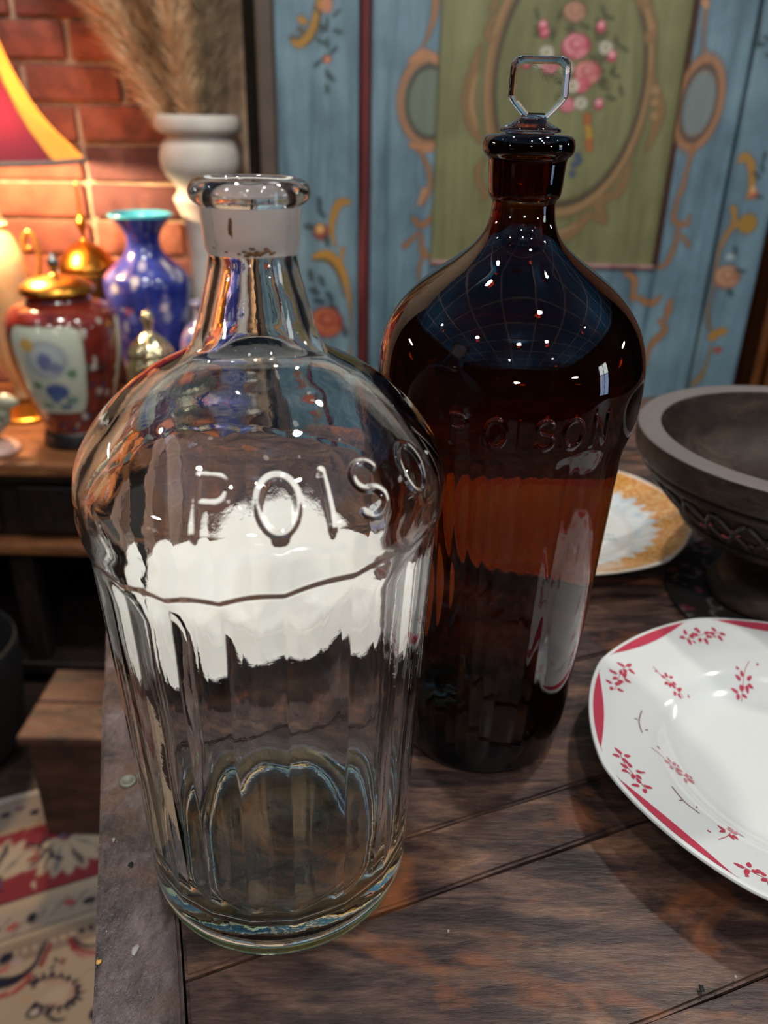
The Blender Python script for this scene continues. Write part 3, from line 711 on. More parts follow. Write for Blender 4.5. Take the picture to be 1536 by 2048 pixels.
# dark patterned mat under the bowl
cv = Canvas(-.1, .1, -.1, .1, .001)
cv.a[..., :3] = lin((24, 14, 14)); cv.a[..., 3] = 1
random.seed(5)
for i in range(90):
    a = random.uniform(0, 6.28); r_ = .098 * math.sqrt(random.random()); cv.ell(r_ * math.cos(a), r_ * math.sin(a), random.uniform(.003, .006), random.uniform(.002, .004), random.choice([(110, 38, 48), (90, 30, 40), (120, 60, 66)]), random.uniform(0, 3))
for i in range(46):
    a = random.uniform(0, 6.28); r_ = .095 * math.sqrt(random.random()); x, y = r_ * math.cos(a), r_ * math.sin(a); b = random.uniform(0, 6.28)
    cv.stroke([(x, y), (x + .010 * math.cos(b), y + .010 * math.sin(b)), (x + .016 * math.cos(b + .7), y + .016 * math.sin(b + .7))], [.0018, .0008], (150, 140, 140), .8, 20)
nr, na = 60, 160; V = []; cols = []
rs = np.linspace(0.0005, .095, nr); th = np.arange(na) * 2 * PI / na
Rg, Tg = np.meshgrid(rs, th, indexing='ij'); Xg = Rg * np.cos(Tg); Yg = Rg * np.sin(Tg); Zg = np.full(Xg.shape, .0014)
V = np.stack([Xg, Yg, Zg], -1).reshape(-1, 3); Vb = np.stack([rs[-1] * np.cos(th), rs[-1] * np.sin(th), np.zeros(na)], -1); V = np.vstack([V, Vb])
i = np.arange(nr)[:, None] * na; j = np.arange(na)[None]; F = np.stack([i + j, i + na + j, i + na + (j + 1) % na, i + (j + 1) % na], -1)[:nr].reshape(-1, 4)
t = NT('mat_cloth'); t.set(color=paint_mat(t, (0.01, .01, .01, 1)), rough=.85)
mt = obj('table_mat', V, F, t.m, None, True, loc=(.300, .492, .0006))
set_paint(mt, np.vstack([cv.sample(Xg, Yg).reshape(-1, 4), np.tile([.01, .006, .006, 1], (na, 1))]))
tag(mt, 'dark round mat with red and grey pattern under the carved bowl', 'mat')
# bowl and its foot stand on the mat
bowl.location.z = .002
# ================================================================== WARDROBE
YW = 1.60
def wx(px, py): p = W(px, py, YW); return (p[0], p[2])
WX = [-.205, -.058, -.040, .077, .508, .612, .700]      # pilaster | red bead | stile | panel | stile | right pilaster
cv = Canvas(-.24, .80, -.75, 1.0, .0022)
S = lambda pts: [wx(*p) for p in pts]
s1 = 1.03e-3           # metres per pixel at the wardrobe front
GOLD = (142, 100, 66); OCH = (160, 118, 52); DG = (46, 58, 58); SH = (70, 66, 60)
def lsc(x, y): a = wx(x, y); b = wx(x + 10, y); c = wx(x, y + 10); return (b[0] - a[0]) / 10, (a[1] - c[1]) / 10
def st_(pts, wpx, c, op=1.):
    q_ = lsc(*pts[0])[0]; cv.stroke(S(pts), [q * q_ for q in wpx] if isinstance(wpx, (list, tuple)) else wpx * q_, c, op)
def el_(x, y, rx, ry, c, ang=0., op=1., ring=None): p = wx(x, y); a, b = lsc(x, y); cv.ell(p[0], p[1], rx * a, ry * b, c, -ang, op, ring * a if ring else None)
def rose(x, y, r_, c, hi):
    el_(x, y, r_, r_ * .92, c); el_(x - r_ * .1, y - r_ * .2, r_ * .72, r_ * .6, hi, 0, .8); el_(x, y - r_ * .15, r_ * .5, r_ * .42, c, 0, .9); el_(x + r_ * .05, y - r_ * .2, r_ * .28, r_ * .22, hi, 0, .8)
    el_(x + r_ * .35, y + r_ * .5, r_ * .5, r_ * .2, hi, -.5, .6); el_(x - r_ * .4, y + r_ * .4, r_ * .4, r_ * .18, hi, .6, .5)
def leaf(x, y, L, w_, an, c=DG, op=.85): el_(x, y, L, w_, c, an, op)
# left pilaster, upper spray
st_([(655, -120), (650, -40), (640, 10), (628, 60), (606, 84), (585, 78)], [8, 14, 20, 22, 22, 12], (84, 76, 52)); st_([(652, -110), (646, -30), (636, 20), (622, 66), (600, 90), (586, 84)], [6, 10, 12, 14, 16, 8], OCH)
el_(606, 42, 12, 9, OCH, .5); el_(603, 62, 10, 6, (92, 82, 52), .4)
rose(653, -22, 26, (120, 52, 46), (168, 112, 84)); el_(654, 12, 13, 17, (176, 118, 88)); leaf(636, 22, 10, 4, .8); leaf(674, 28, 12, 4, -.7)
for (x, y, a) in ((655, 46, 1.5), (650, 58, .7), (676, 64, .2), (642, 84, .6), (668, 102, -.6), (636, 128, -.7), (655, 148, 1.4), (664, 156, .9), (655, 178, 1.5), (656, 88, 1.5), (644, 60, 1.6)): leaf(x, y, 11, 5, a)
el_(655, 119, 10, 10, (110, 56, 50)); el_(656, 120, 6, 7, (200, 130, 96))
# left pilaster, lower spray
st_([(696, 402), (680, 405), (668, 430), (664, 462), (672, 490)], [14, 18, 16, 12, 6], OCH); st_([(630, 512), (655, 508), (678, 528), (692, 560), (702, 620), (704, 700)], [10, 22, 20, 14, 9, 5], OCH)
st_([(628, 518), (655, 520), (676, 544), (688, 590)], [5, 9, 8, 4], (88, 78, 50)); st_([(686, 495), (684, 520)], [10, 6], OCH)
el_(643, 462, 17, 18, (120, 64, 60)); el_(641, 456, 9, 9, (196, 150, 92)); 
for (x, y, a) in ((640, 404, 1.5), (644, 425, 1.), (620, 452, .2), (645, 560, 1.2), (630, 580, .4), (660, 590, 1.), (622, 548, 1.4), (655, 480, 1.4), (640, 600, .2), (668, 612, .8), (690, 660, 1.4), (620, 690, .4)): leaf(x, y, 13, 6, a)
rose(654, 642, 34, (138, 62, 48), (182, 104, 72)); 
rose(660, 760, 20, (128, 60, 48), (176, 104, 76)); st_([(700, 700), (690, 760), (660, 800), (640, 860)], [6, 10, 8, 5], OCH)
# left stile cartouche
st_([(872, -160), (874, -60), (872, 0), (866, 40), (848, 88), (818, 125)], [6, 12, 18, 14, 8, 6], GOLD)
el_(856, 203, 52, 76, (104, 112, 98)); el_(858, 203, 58, 84, (150, 108, 78), 0, 1, 12); el_(860, 205, 46, 72, (56, 58, 52), 0, .85, 6)
st_([(822, 120), (850, 108), (876, 122)], [10, 20, 14], (166, 118, 86)); st_([(820, 290), (850, 298), (876, 292)], [10, 16, 10], (166, 118, 86))
st_([(838, 300), (856, 335), (860, 372), (846, 410)], [8, 12, 12, 6], GOLD); st_([(848, 380), (838, 408)], [12, 8], (176, 132, 96))
st_([(826, 436), (842, 450), (862, 436), (868, 410)], [10, 14, 12, 6], GOLD); st_([(808, 492), (826, 476), (840, 462)], [12, 10, 6], GOLD); st_([(842, 470), (846, 505), (866, 515)], [8, 14, 10], GOLD); st_([(850, 500), (838, 540), (842, 580)], [10, 8, 4], GOLD)
# right stile cartouche
st_([(1424, -80), (1416, -10), (1408, 40), (1406, 90), (1412, 120)], [12, 12, 9, 7, 9], GOLD); el_(1408, 8, 12, 8, (168, 128, 92), .6)
el_(1398, 210, 36, 76, (112, 122, 120)); el_(1396, 208, 42, 84, (152, 108, 76), 0.06, 1, 13); el_(1396, 208, 34, 74, (58, 56, 52), .06, .8, 5)
st_([(1385, 296), (1372, 340), (1362, 380), (1350, 402)], [12, 9, 12, 8], GOLD); st_([(1352, 408), (1346, 440), (1372, 448), (1376, 430)], [10, 12, 11, 6], GOLD); st_([(1356, 450), (1348, 490), (1330, 528), (1312, 534)], [8, 12, 12, 9], GOLD); st_([(1362, 470), (1376, 490)], [8, 10], GOLD)
# bottom rail cartouche
for pts in ([(1250, 545), (1268, 560), (1262, 600)], [(1266, 590), (1300, 606), (1320, 592)], [(1318, 640), (1328, 660), (1300, 690), (1290, 730)], [(1340, 600), (1330, 640)], [(1000, 560), (1050, 600), (1110, 590)], [(890, 600), (930, 640), (960, 620)]): st_(pts, [10, 16, 8], (148, 104, 66))
# right pilaster spray
st_([(1474, 322), (1484, 312), (1497, 330), (1498, 372), (1488, 398)], [10, 18, 18, 14, 6], OCH); el_(1503, 388, 9, 9, (178, 96, 64)); el_(1502, 378, 5, 8, (210, 160, 120)); leaf(1512, 392, 12, 4, .2)
for (x, y, a) in ((1520, 335, 1.2), (1524, 312, 1.5), (1508, 350, .6), (1516, 90, .2), (1534, 112, .3), (1530, 78, .5)): leaf(x, y, 12, 5, a)
st_([(1462, 415), (1464, 436), (1456, 452)], [14, 12, 6], OCH); el_(1490, 446, 20, 21, (150, 116, 50)); st_([(1470, 446), (1452, 462), (1434, 500), (1424, 560), (1414, 610)], [12, 14, 8, 7, 5], (150, 112, 62))
el_(1455, 512, 11, 8, (150, 164, 168)); leaf(1466, 500, 12, 4, 1.3)
rose(1450, 552, 27, (142, 96, 72), (184, 142, 112)); leaf(1476, 540, 14, 4, .1); leaf(1456, 582, 12, 5, 1.)
st_([(1412, 610), (1412, 640), (1418, 660)], [8, 10, 6], (120, 100, 72)); el_(1434, 662, 18, 9, OCH, -.3); el_(1420, 672, 10, 8, OCH); el_(1431, 697, 9, 8, (150, 78, 66)); st_([(1416, 690), (1410, 720), (1396, 752), (1382, 764)], [7, 6, 12, 9], (140, 108, 56))
st_([(1521, 0), (1514, 60), (1511, 96)], [3, 5, 4], (36, 40, 44))
# green panel: oval frame with rocaille lumps, bouquet
cvS = cv; cv = Canvas(-.24, .80, -.75, 1.0, .0022)      # the door panel has its own canvas
OC = (1139, 166)
FR = (126, 98, 66); FRH = (152, 122, 84)
oc = wx(*OC)
el_(*OC, 160, 272, FR, 0, 1, 18); el_(OC[0] - 3, OC[1] + 2, 163, 276, FRH, 0, .7, 6); el_(OC[0] + 2, OC[1], 150, 259, (62, 56, 46), 0, .9, 6)
st_([(962, 90), (948, 140), (938, 200), (946, 250), (962, 285)], [8, 22, 32, 26, 10], FR); st_([(954, 150), (944, 205), (956, 255)], [6, 10, 6], FRH)
st_([(990, 30), (976, 60), (980, 76), (998, 74)], [10, 14, 14, 8], FR); st_([(1262, -20), (1290, 10), (1310, 50), (1304, 82), (1292, 70)], [12, 16, 18, 14, 8], FR); st_([(1296, 20), (1308, 56)], [5, 6], FRH)
st_([(1306, 150), (1318, 190), (1322, 225), (1312, 262), (1296, 300)], [10, 20, 26, 20, 8], FR); el_(1314, 180, 9, 9, FRH); el_(1312, 205, 8, 8, FRH); el_(1310, 232, 8, 8, FRH)
st_([(1262, 330), (1246, 372), (1236, 392), (1250, 380)], [10, 22, 16, 6], FR); st_([(1226, 390), (1200, 410), (1212, 444), (1190, 436)], [12, 26, 14, 12], FR); st_([(1180, 430), (1140, 468), (1104, 470), (1080, 450)], [16, 26, 24, 12], FR); st_([(1150, 452), (1120, 466)], [6, 8], FRH)
st_([(968, 320), (956, 340), (960, 370), (978, 390)], [8, 16, 16, 8], FR); st_([(972, 386), (968, 398)], [14, 10], FR)
st_([(1020, -60), (1000, -20), (985, 20)], [8, 12, 12], FR)
random.seed(3)
for i in range(46):
    a = random.uniform(0, 6.28); rr_ = random.uniform(30, 78); leaf(1155 + rr_ * math.cos(a), 118 + rr_ * math.sin(a) * 1.35, random.uniform(8, 14), random.uniform(3, 6), random.uniform(0, 3.1), random.choice([(66, 68, 44), (56, 60, 44), (82, 82, 52)]), .75)
for (x, y, a) in ((1076, 28, 1.2), (1080, 70, .3), (1210, 22, 1.), (1220, 34, .2), (1236, 82, 1.1), (1250, 96, .5), (1232, 150, .4), (1244, 180, 1.2), (1224, 196, .3), (1078, 60, .8), (1106, 72, 1.3), (1196, 68, 1.4)): leaf(x, y, 13, 4, a, (62, 66, 48), .85)
PK = (170, 62, 82); PH = (214, 150, 156); WH = (196, 192, 176)
rose(1152, 22, 24, (140, 98, 82), (180, 138, 112)); rose(1154, 92, 30, PK, PH); rose(1176, 146, 28, (168, 74, 82), (206, 146, 134)); rose(1102, 130, 20, (160, 80, 90), PH); rose(1136, 210, 17, PK, PH); rose(1164, 170, 18, PK, (210, 120, 130))
for (x, y, r_) in ((1095, 104, 15), (1213, 94, 14), (1136, 134, 14), (1146, 172, 14), (1164, 206, 14), (1078, 128, 8)): el_(x, y, r_, r_, WH, 0, .85); el_(x, y, r_ * .4, r_ * .4, (150, 140, 96))
for (x, y) in ((1091, 64), (1205, 52), (1227, 112), (1053, 124), (1200, 208), (1088, 50)): el_(x, y, 10, 13, PK); el_(x, y - 4, 7, 7, PH)
for q in range(6): el_(1180 + random.uniform(-4, 4), 232 + q * 13, 9, 7, random.choice([(170, 132, 50), (150, 116, 48), (160, 90, 48)]))
for (x, y) in ((1156, 312), (1150, 330), (1146, 348), (1160, 322)): el_(x, y, 7, 8, (62, 78, 102))
cvP = cv; cv = cvS
WRD = tag(empty('painted_wardrobe', (.25, YW, FZ)), 'tall folk-painted blue wardrobe with green oval panel door, behind the bottles', 'wardrobe')
def painted(name, color, dark, hi=None, scale=5.):
    t = NT(name); v = t.coord('Object', (1, 1, .09)); n = t.noise(v, scale * 6, 6, .62, .3); v2 = t.coord(); n2 = t.noise(v2, 7, 3, .6)
    c = t.ramp(n, [(.3, L4(dark)), (.52, L4(color)), (.75, L4(hi or color))])
    c = t.mix(t.ramp(n2, [(.45, (0, 0, 0, 1)), (.72, (.75, .75, .75, 1))]), c, L4(dark))
    c = paint_mat(t, c)
    nf = t.noise(t.coord('Object', (1, 1, .06)), 160, 3, .6)
    c = t.mix(.35, c, t.ramp(nf, [(.25, (.55, .55, .55, 1)), (.6, (1.0, 1.0, 1.0, 1))]), 'MULTIPLY')
    t.set(color=c, rough=.42, spec=.4); t.bump(nf, .0004, .5); return t.m
MB = painted('blue_distressed_paint', (106, 132, 144), (72, 92, 104), (124, 150, 160)); MG = painted('olive_green_paint', (118, 118, 82), (96, 96, 64), (130, 128, 92)); MR = painted('dark_red_bead_paint', (96, 36, 38), (66, 26, 30), (116, 50, 48))
MPK = painted('pinkish_bead_paint', (150, 116, 112), (110, 70, 70), (170, 130, 120))
L0 = np.array([.25, YW, FZ])
def board(name, x0, x1, z0, z1, y, th_, m, step=.0032, zv=(-.46, .56), round_=0., par=None, canv=None):
    """a board with a dense front grid that carries the painted decoration"""
    a, b = max(z0, zv[0]), min(z1, zv[1])
    xs = np.linspace(x0, x1, max(2, int((x1 - x0) / step) + 1))
    zs = np.linspace(a, b, max(2, int((b - a) / step) + 1)); zs = np.unique(np.r_[z0, zs, z1])
    X, Z = np.meshgrid(xs, zs); Y = np.full(X.shape, y)
    # softened front arrises
    ed = np.minimum(X - x0, x1 - X); bvl = round_ if round_ else .0025
    Y = Y + np.clip(bvl - ed, 0, bvl) ** 2 / bvl
    nz, nx = X.shape; V = np.stack([X, Y, Z], -1).reshape(-1, 3)
    i = np.arange(nz - 1)[:, None] * nx; j = np.arange(nx - 1)[None]; F = np.stack([i + j, i + j + 1, i + nx + j + 1, i + nx + j], -1).reshape(-1, 4).tolist()
    nb = len(V); bk = np.array([[x0, y + th_, z0], [x1, y + th_, z0], [x1, y + th_, z1], [x0, y + th_, z1]]); V = np.vstack([V, bk])
    F.append([nb, nb + 3, nb + 2, nb + 1]); F.append(list(range(0, nx)) [::-1] + [nb, nb + 1]); F.append(list(range((nz - 1) * nx, nz * nx)) + [nb + 2, nb + 3])
    F.append([k * nx for k in range(nz)] + [nb + 3, nb]); F.append([k * nx + nx - 1 for k in range(nz)][::-1] + [nb + 1, nb + 2])
    cols = (canv or cv).sample(V[:, 0], V[:, 2]); cols[nb:, 3] = 0
    o = obj(name, V - L0, F, m, par or WRD, True); set_paint(o, cols)
    o.data.polygons.foreach_set('use_smooth', [k < len(F) - 5 for k in range(len(F))])
    return o
WT = 1.22
board('pilaster', WX[0], WX[1] - .002, FZ + .12, WT, YW - .012, .05, MB)
board('pilaster', WX[5] + .002, WX[6], FZ + .12, WT, YW - .012, .05, MB)
board('red_bead', WX[1], WX[2], FZ + .12, WT, YW - .018, .04, MR, round_=.008)
dr = 'door'
DY = YW - .004
zb = wx(1100, 529)[1]
dp = board('door', WX[3] - .004, WX[4] + .004, zb - .006, .63, YW + .008, .012, MG, canv=cvP)
board('stile', WX[2] + .001, WX[3], -.55, 1.1, DY, .03, MB, par=dp)
board('stile', WX[4], WX[5] - .001, -.55, 1.1, DY, .03, MB, par=dp)
board('rail', WX[3], WX[4], -.55, zb - .004, DY, .03, MB, par=dp)
board('rail', WX[3], WX[4], .62, 1.1, DY, .03, MB, par=dp)
board('bead', WX[3], WX[4], zb - .006, zb + .003, DY - .002, .016, MPK, step=.004, round_=.003, par=dp)
board('bead', WX[4] - .005, WX[4] + .003, zb, .62, DY - .002, .016, painted('brown_bead_paint', (74, 44, 40), (50, 30, 30)), step=.004, round_=.002, par=dp)
board('base_rail', WX[0], WX[6], FZ + .12, -.555, YW - .008, .045, MB)
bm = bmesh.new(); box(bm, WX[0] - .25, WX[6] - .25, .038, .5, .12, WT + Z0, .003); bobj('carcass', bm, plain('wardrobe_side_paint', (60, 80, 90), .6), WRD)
bm = bmesh.new(); box(bm, WX[0] - .25 - .03, WX[6] - .25 + .03, -.05, .5, WT + Z0, WT + Z0 + .06, .01); bobj('cornice', bm, MB, WRD)
for x in (WX[0] + .05, WX[6] - .05):
    for y in (.03, .45): lathe('foot', [(0, 0), (.03, 0), (.045, .03), (.045, .09), (.03, .12), (0, .12)], M['dark_wood'], WRD, 24, loc=(x - .25, y, 0))
# brown edge post on the left flank of the wardrobe
boxo('edge_post', WX[0] - .25 - .034, WX[0] - .25 - .001, -.004, .10, .12, WT + Z0, plain('brown_edge_paint', (84, 70, 60), .55, var=.35, scale=5), WRD, .006)
# keyhole plate
# ---- dark cloth-covered screen in the gap left of the wardrobe
sc_o = tag(boxo('folding_screen', -.345, -.245, 1.93, 1.95, FZ, 1.25, plain('screen_teal', (20, 34, 42), .7, var=.3, scale=4), None, .004), 'dark screen panel standing in the gap between brick wall and wardrobe', 'screen')
# ---- orange-brown wooden cupboard to the right of the wardrobe
cbd = tag(empty('wooden_cupboard', (1.10, 1.85, FZ)), 'warm orange-brown wooden cupboard at the right edge behind the bowl', 'cupboard')
mo = wood('orange_pine', [(84, 44, 18), (130, 74, 34), (160, 98, 50)], 5, (8, 8, 1.4), .4)
boxo('side', -.305, -.285, -.13, .33, 0, 1.9, mo, cbd, .002); boxo('side', .285, .305, -.13, .33, 0, 1.9, mo, cbd, .002); boxo('top', -.33, .33, -.16, .34, 1.9, 1.93, mo, cbd, .004)
boxo('back', -.285, .285, .31, .33, 0, 1.9, mo, cbd, 0); boxo('door', -.283, -.002, -.15, -.13, .1, 1.88, mo, cbd, .003); boxo('door', .002, .283, -.15, -.13, .1, 1.88, mo, cbd, .003); boxo('plinth', -.285, .285, -.12, -.10, 0, .1, mo, cbd, .002)
# ================================================================== LEFT CABINET
CT = -.25; CY = 1.28
cab = tag(empty('sideboard', (-.8, 1.5, FZ)), 'dark wooden sideboard with lit top holding lamp, jars and vases', 'cabinet')
def cb_(name, x0, x1, y0, y1, z0, z1, m, bev=.004): return boxo(name, x0 + .8, x1 + .8, y0 - 1.5, y1 - 1.5, z0 + Z0, z1 + Z0, m, cab, bev)
cb_('top', -1.45, -.30, CY, 1.735, CT - .026, CT, M['cabinet'], .006)
cb_('top_moulding', -1.43, -.32, CY + .012, 1.73, CT - .042, CT - .027, M['dark_wood'], .004)
for x0 in (-1.38, -1.02, -.66):
    dw = cb_('drawer', x0, x0 + .32, CY + .028, CY + .05, CT - .15, CT - .055, M['dark_wood'], .006)
    lathe('knob', [(0, 0), (.006, 0), (.006, .012), (.013, .018), (.013, .024), (0, .028)], M['brass'], dw, 20, loc=(x0 + .16 + .8, CY + .028 - 1.5, CT - .10 + Z0)).rotation_euler = (PI / 2, 0, 0)
cb_('case', -1.41, -.335, CY + .045, 1.72, CT - .165, CT - .043, M['dark_wood'])
cb_('ledge', -1.43, -.32, CY + .012, 1.73, CT - .19, CT - .166, M['cabinet'], .006)
for x0 in (-1.40, -.98, -.70, -.365): cb_('post', x0, x0 + .042, CY + .03, CY + .072, FZ + .05, CT - .191, M['dark_wood'], .004)
cb_('back_panel', -1.40, -.34, 1.68, 1.70, FZ + .05, CT - .191, M['dark_wood'], 0)
cb_('lower_shelf', -1.41, -.335, CY + .02, 1.72, FZ + .03, FZ + .055, M['dark_wood'])
for x0 in (-1.40, -.38):
    for y0 in (CY + .04, 1.66): cb_('foot', x0, x0 + .05, y0, y0 + .05, FZ, FZ + .03, M['dark_wood'])
# ---- wooden box on the floor
bx = tag(empty('wooden_box', (-.36, 1.0, FZ + .0075)), 'worn brown wooden box on the rug beside the table', 'box')
BH = .207
def bb_(n, *a, m=M['box_wood'], bev=.003): return boxo(n, a[0] + .36, a[1] + .36, a[2] - 1.0, a[3] - 1.0, a[4], a[5], m, bx, bev)
bb_('front', -.525, -.20, .925, .943, 0, BH - .018); bb_('back', -.525, -.20, 1.05, 1.068, 0, BH - .018); bb_('side', -.525, -.507, .944, 1.049, 0, BH - .018); bb_('side', -.218, -.20, .944, 1.049, 0, BH - .018)
for q in range(2): bb_('lid_board', -.535, -.19, .915 + q * .083, .915 + q * .083 + .081, BH - .017, BH, bev=.004)
# dark things in the shadow under the sideboard
bk = tag(lathe('wicker_basket', [(0, .0), (.085, .0), (.10, .02), (.12, .12), (.125, .23), (.118, .232), (.112, .12), (.09, .014), (0, .012)], wood('wicker_dark', [(12, 10, 9), (28, 24, 22)], 20, (1, 1, 6), .7), None, 48, loc=(-.742, 1.105, FZ + .0075)), 'dark round basket on the floor beside the wooden box', 'basket')
# ================================================================== RUG
ra = math.radians(24.4); ru = np.array([math.cos(ra), math.sin(ra)]); rn = np.array([-math.sin(ra), math.cos(ra)])
cv2 = Canvas(-.75, .10, .55, 1.26, .0016)      # (along, across) in the rug frame
CR = (196, 180, 156); RD = (150, 46, 58); NV = (40, 42, 66); TN = (178, 158, 132); GY = (120, 110, 118)
cv2.a[..., :3] = lin(CR); cv2.a[..., 3] = 1
vb = lambda a, b, c, op=1.: cv2.stroke([(-.8, (a + b) / 2), (.2, (a + b) / 2)], abs(b - a), c, op) if False else cv2._put((slice(max(0, int((a - .55) / .0016)), int((b - .55) / .0016)), slice(0, cv2.w)), np.full(cv2.a[max(0, int((a - .55) / .0016)):int((b - .55) / .0016), :, 0].shape, op), c)
# far outer border
def gv(px, py): g2 = G(px, py, FZ); return float(rn @ np.array(g2[:2])), float(ru @ np.array(g2[:2]))
v0 = gv(0, 1612)[0]; v1 = gv(0, 1672)[0]; v2 = gv(0, 1815)[0]; v3 = gv(0, 1838)[0]; v4 = gv(0, 1884)[0]; v5 = gv(0, 1902)[0]; v6 = gv(0, 1945)[0]
random.seed(21)
vb(v0, 1.25, (206, 200, 190)); vb(v1 + .004, v0, GY, .5)
for i in range(40):
    x = -.75 + i * .022; cv2.ell(x, (v0 + v1) / 2 + .01 * math.sin(i * 2.1), .008, .006, random.choice([CR, NV, (120, 90, 110)]))
vb(v1 - .006, v1 + .004, TN)
vb(v2, v1 - .006, RD); mid = (v2 + v1) / 2; hw = (v1 - v2) / 2
for i in range(9):                                           # palmettes of the red border
    x = -.70 + i * .105; up_ = 1 if i % 2 else -1
    for k in range(9):
        a = -1.2 + 2.4 * k / 8; L = hw * 1.15; cx, cy = x + math.sin(a) * L * .55, mid - up_ * hw * .4 + up_ * math.cos(a) * L * .6
        cv2.ell(cx, cy, L * .42, L * .13, CR, math.atan2(up_ * math.cos(a), math.sin(a))); 
        if k % 2: cv2.ell(cx, cy, L * .34, L * .07, NV if k % 4 == 1 else (110, 116, 122), math.atan2(up_ * math.cos(a), math.sin(a)), .8)
    cv2.ell(x, mid - up_ * hw * .45, .012, .012, (90, 70, 110)); cv2.ell(x, mid - up_ * hw * .45, .006, .006, (200, 140, 150))
for i in range(60):
    x = random.uniform(-.75, .1); y = random.uniform(v2 + .005, v1 - .01); cv2.ell(x, y, random.uniform(.004, .009), random.uniform(.003, .006), random.choice([CR, CR, NV, (170, 170, 176), (180, 90, 90)]), random.uniform(0, 3))
for i in range(26):
    x = random.uniform(-.75, .1); y = random.uniform(v2 + .01, v1 - .01); a = random.uniform(0, 6); cv2.stroke([(x, y), (x + .02 * math.cos(a), y + .02 * math.sin(a)), (x + .03 * math.cos(a + 1), y + .03 * math.sin(a + 1))], [.006, .003], random.choice([RD, NV]), 1, 24)
vb(v2 - .002, v2 + .002, NV, .7); vb(v3, v2 - .002, CR); vb(v3 - .001, v3 + .0015, NV, .6)
vb(v4, v3 - .001, (184, 172, 158))
for i in range(34):
    x = -.75 + i * .026; y = (v3 + v4) / 2 + .006 * math.sin(i * 1.3); cv2.ell(x, y, .009, .006, random.choice([CR, NV, (96, 92, 112), (188, 92, 92)]), i * .7); cv2.stroke([(x, y - .012), (x + .012, y), (x + .024, y + .012)], .0025, (74, 70, 92), .8, 16)
vb(v4 - .0015, v4 + .0015, NV, .6); vb(v5, v4 - .0015, CR); vb(v5 - .001, v5 + .001, NV, .5)
vb(v6, v5, TN); vb(v6 + .003, v5 - .003, GY, .45)
for i in range(70): x = -.75 + i * .0125; cv2.ell(x, (v5 + v6) / 2, .0035, .0045, random.choice([NV, CR]), .5)
# cream field with scrolls: positions read off in the rug's own frame
def F_(px, py): v_, u_ = gv(px, py); return (u_, v_)
def rs_(pts, wd, c, op=1.): cv2.stroke([F_(*p) for p in pts], [q * .00052 for q in wd], c, op)
def re_(x, y, rx, ry, c, an=0, op=1., ring=None): p = F_(x, y); cv2.ell(p[0], p[1], rx * .00052, ry * .00052, c, an, op, ring * .00052 if ring else None)
rs_([(92, 1890), (74, 1930), (50, 1955), (20, 1970), (-20, 1975)], [10, 12, 18, 30, 40], NV); rs_([(102, 1895), (84, 1935)], [10, 14], RD); rs_([(60, 1960), (34, 1985), (0, 2000)], [22, 20, 14], (176, 80, 76)); rs_([(50, 1965), (20, 1990)], [6, 8], (224, 170, 150))
re_(14, 1922, 20, 14, NV, .4); re_(10, 1945, 22, 8, (200, 120, 110), .3); re_(34, 1930, 16, 10, (190, 170, 170), .2)
rs_([(142, 1885), (150, 1900), (168, 1912), (195, 1912)], [14, 18, 22, 14], RD); rs_([(148, 1880), (158, 1892), (176, 1898), (195, 1896)], [6, 10, 10, 8], NV); rs_([(152, 1908), (175, 1916), (195, 1914)], [5, 9, 6], (216, 150, 150))
re_(127, 1928, 7, 10, (150, 90, 84)); re_(113, 1925, 5, 10, (52, 66, 70), .3); re_(106, 1940, 9, 4, (40, 60, 66), .3)
random.seed(9)
cx0, cy0 = 108, 1990
for k in range(16):
    a = -2.6 + k * .33; x, y = cx0 + 46 * math.cos(a), cy0 + 30 * math.sin(a); re_(x, y, 12, 7, NV, a + 1.2); re_(x + 10 * math.cos(a), y + 8 * math.sin(a), 8, 4, NV, -a); re_(x - 8 * math.cos(a), y - 6 * math.sin(a), 8, 6, random.choice([(206, 170, 150), (190, 150, 130), (212, 190, 172)]), a)
re_(cx0 + 6, cy0 + 5, 26, 20, (206, 192, 170)); re_(70, 2030, 20, 16, NV); re_(70, 2030, 12, 9, (206, 196, 186)); re_(52, 2004, 14, 10, (206, 172, 130)); rs_([(90, 2030), (110, 2046), (130, 2044)], [8, 10, 6], NV); re_(188, 2035, 10, 16, (60, 50, 80))
rs_([(160, 1965), (180, 1945), (200, 1940)], [1.5, 2, 1.5], (150, 136, 116))
for (x, y) in ((-60, 2100), (60, 2130), (180, 2120), (-140, 2000), (250, 1980), (330, 1960)):
    re_(x, y, 30, 22, NV); re_(x, y, 20, 14, (206, 180, 150)); re_(x, y, 9, 8, RD)
us = np.arange(-.75, .1, .0032); vs_ = np.arange(.55, v0 + .012, .0032)
U, Vv = np.meshgrid(us, vs_); X = U * ru[0] + Vv * rn[0]; Y = U * ru[1] + Vv * rn[1]
nz, nx = X.shape; Zr = FZ + .006 + .0006 * np.sin(X * 40) * np.cos(Y * 33)
V = np.stack([X, Y, Zr], -1).reshape(-1, 3); i = np.arange(nz - 1)[:, None] * nx; j = np.arange(nx - 1)[None]; F = np.stack([i + j, i + j + 1, i + nx + j + 1, i + nx + j], -1).reshape(-1, 4)
cols = cv2.sample(U, Vv).reshape(-1, 4); g_m = cols[:, :3].mean(1, keepdims=True); cols[:, :3] = (cols[:, :3] * .82 + g_m * .18) * np.array([.60, .56, .54])
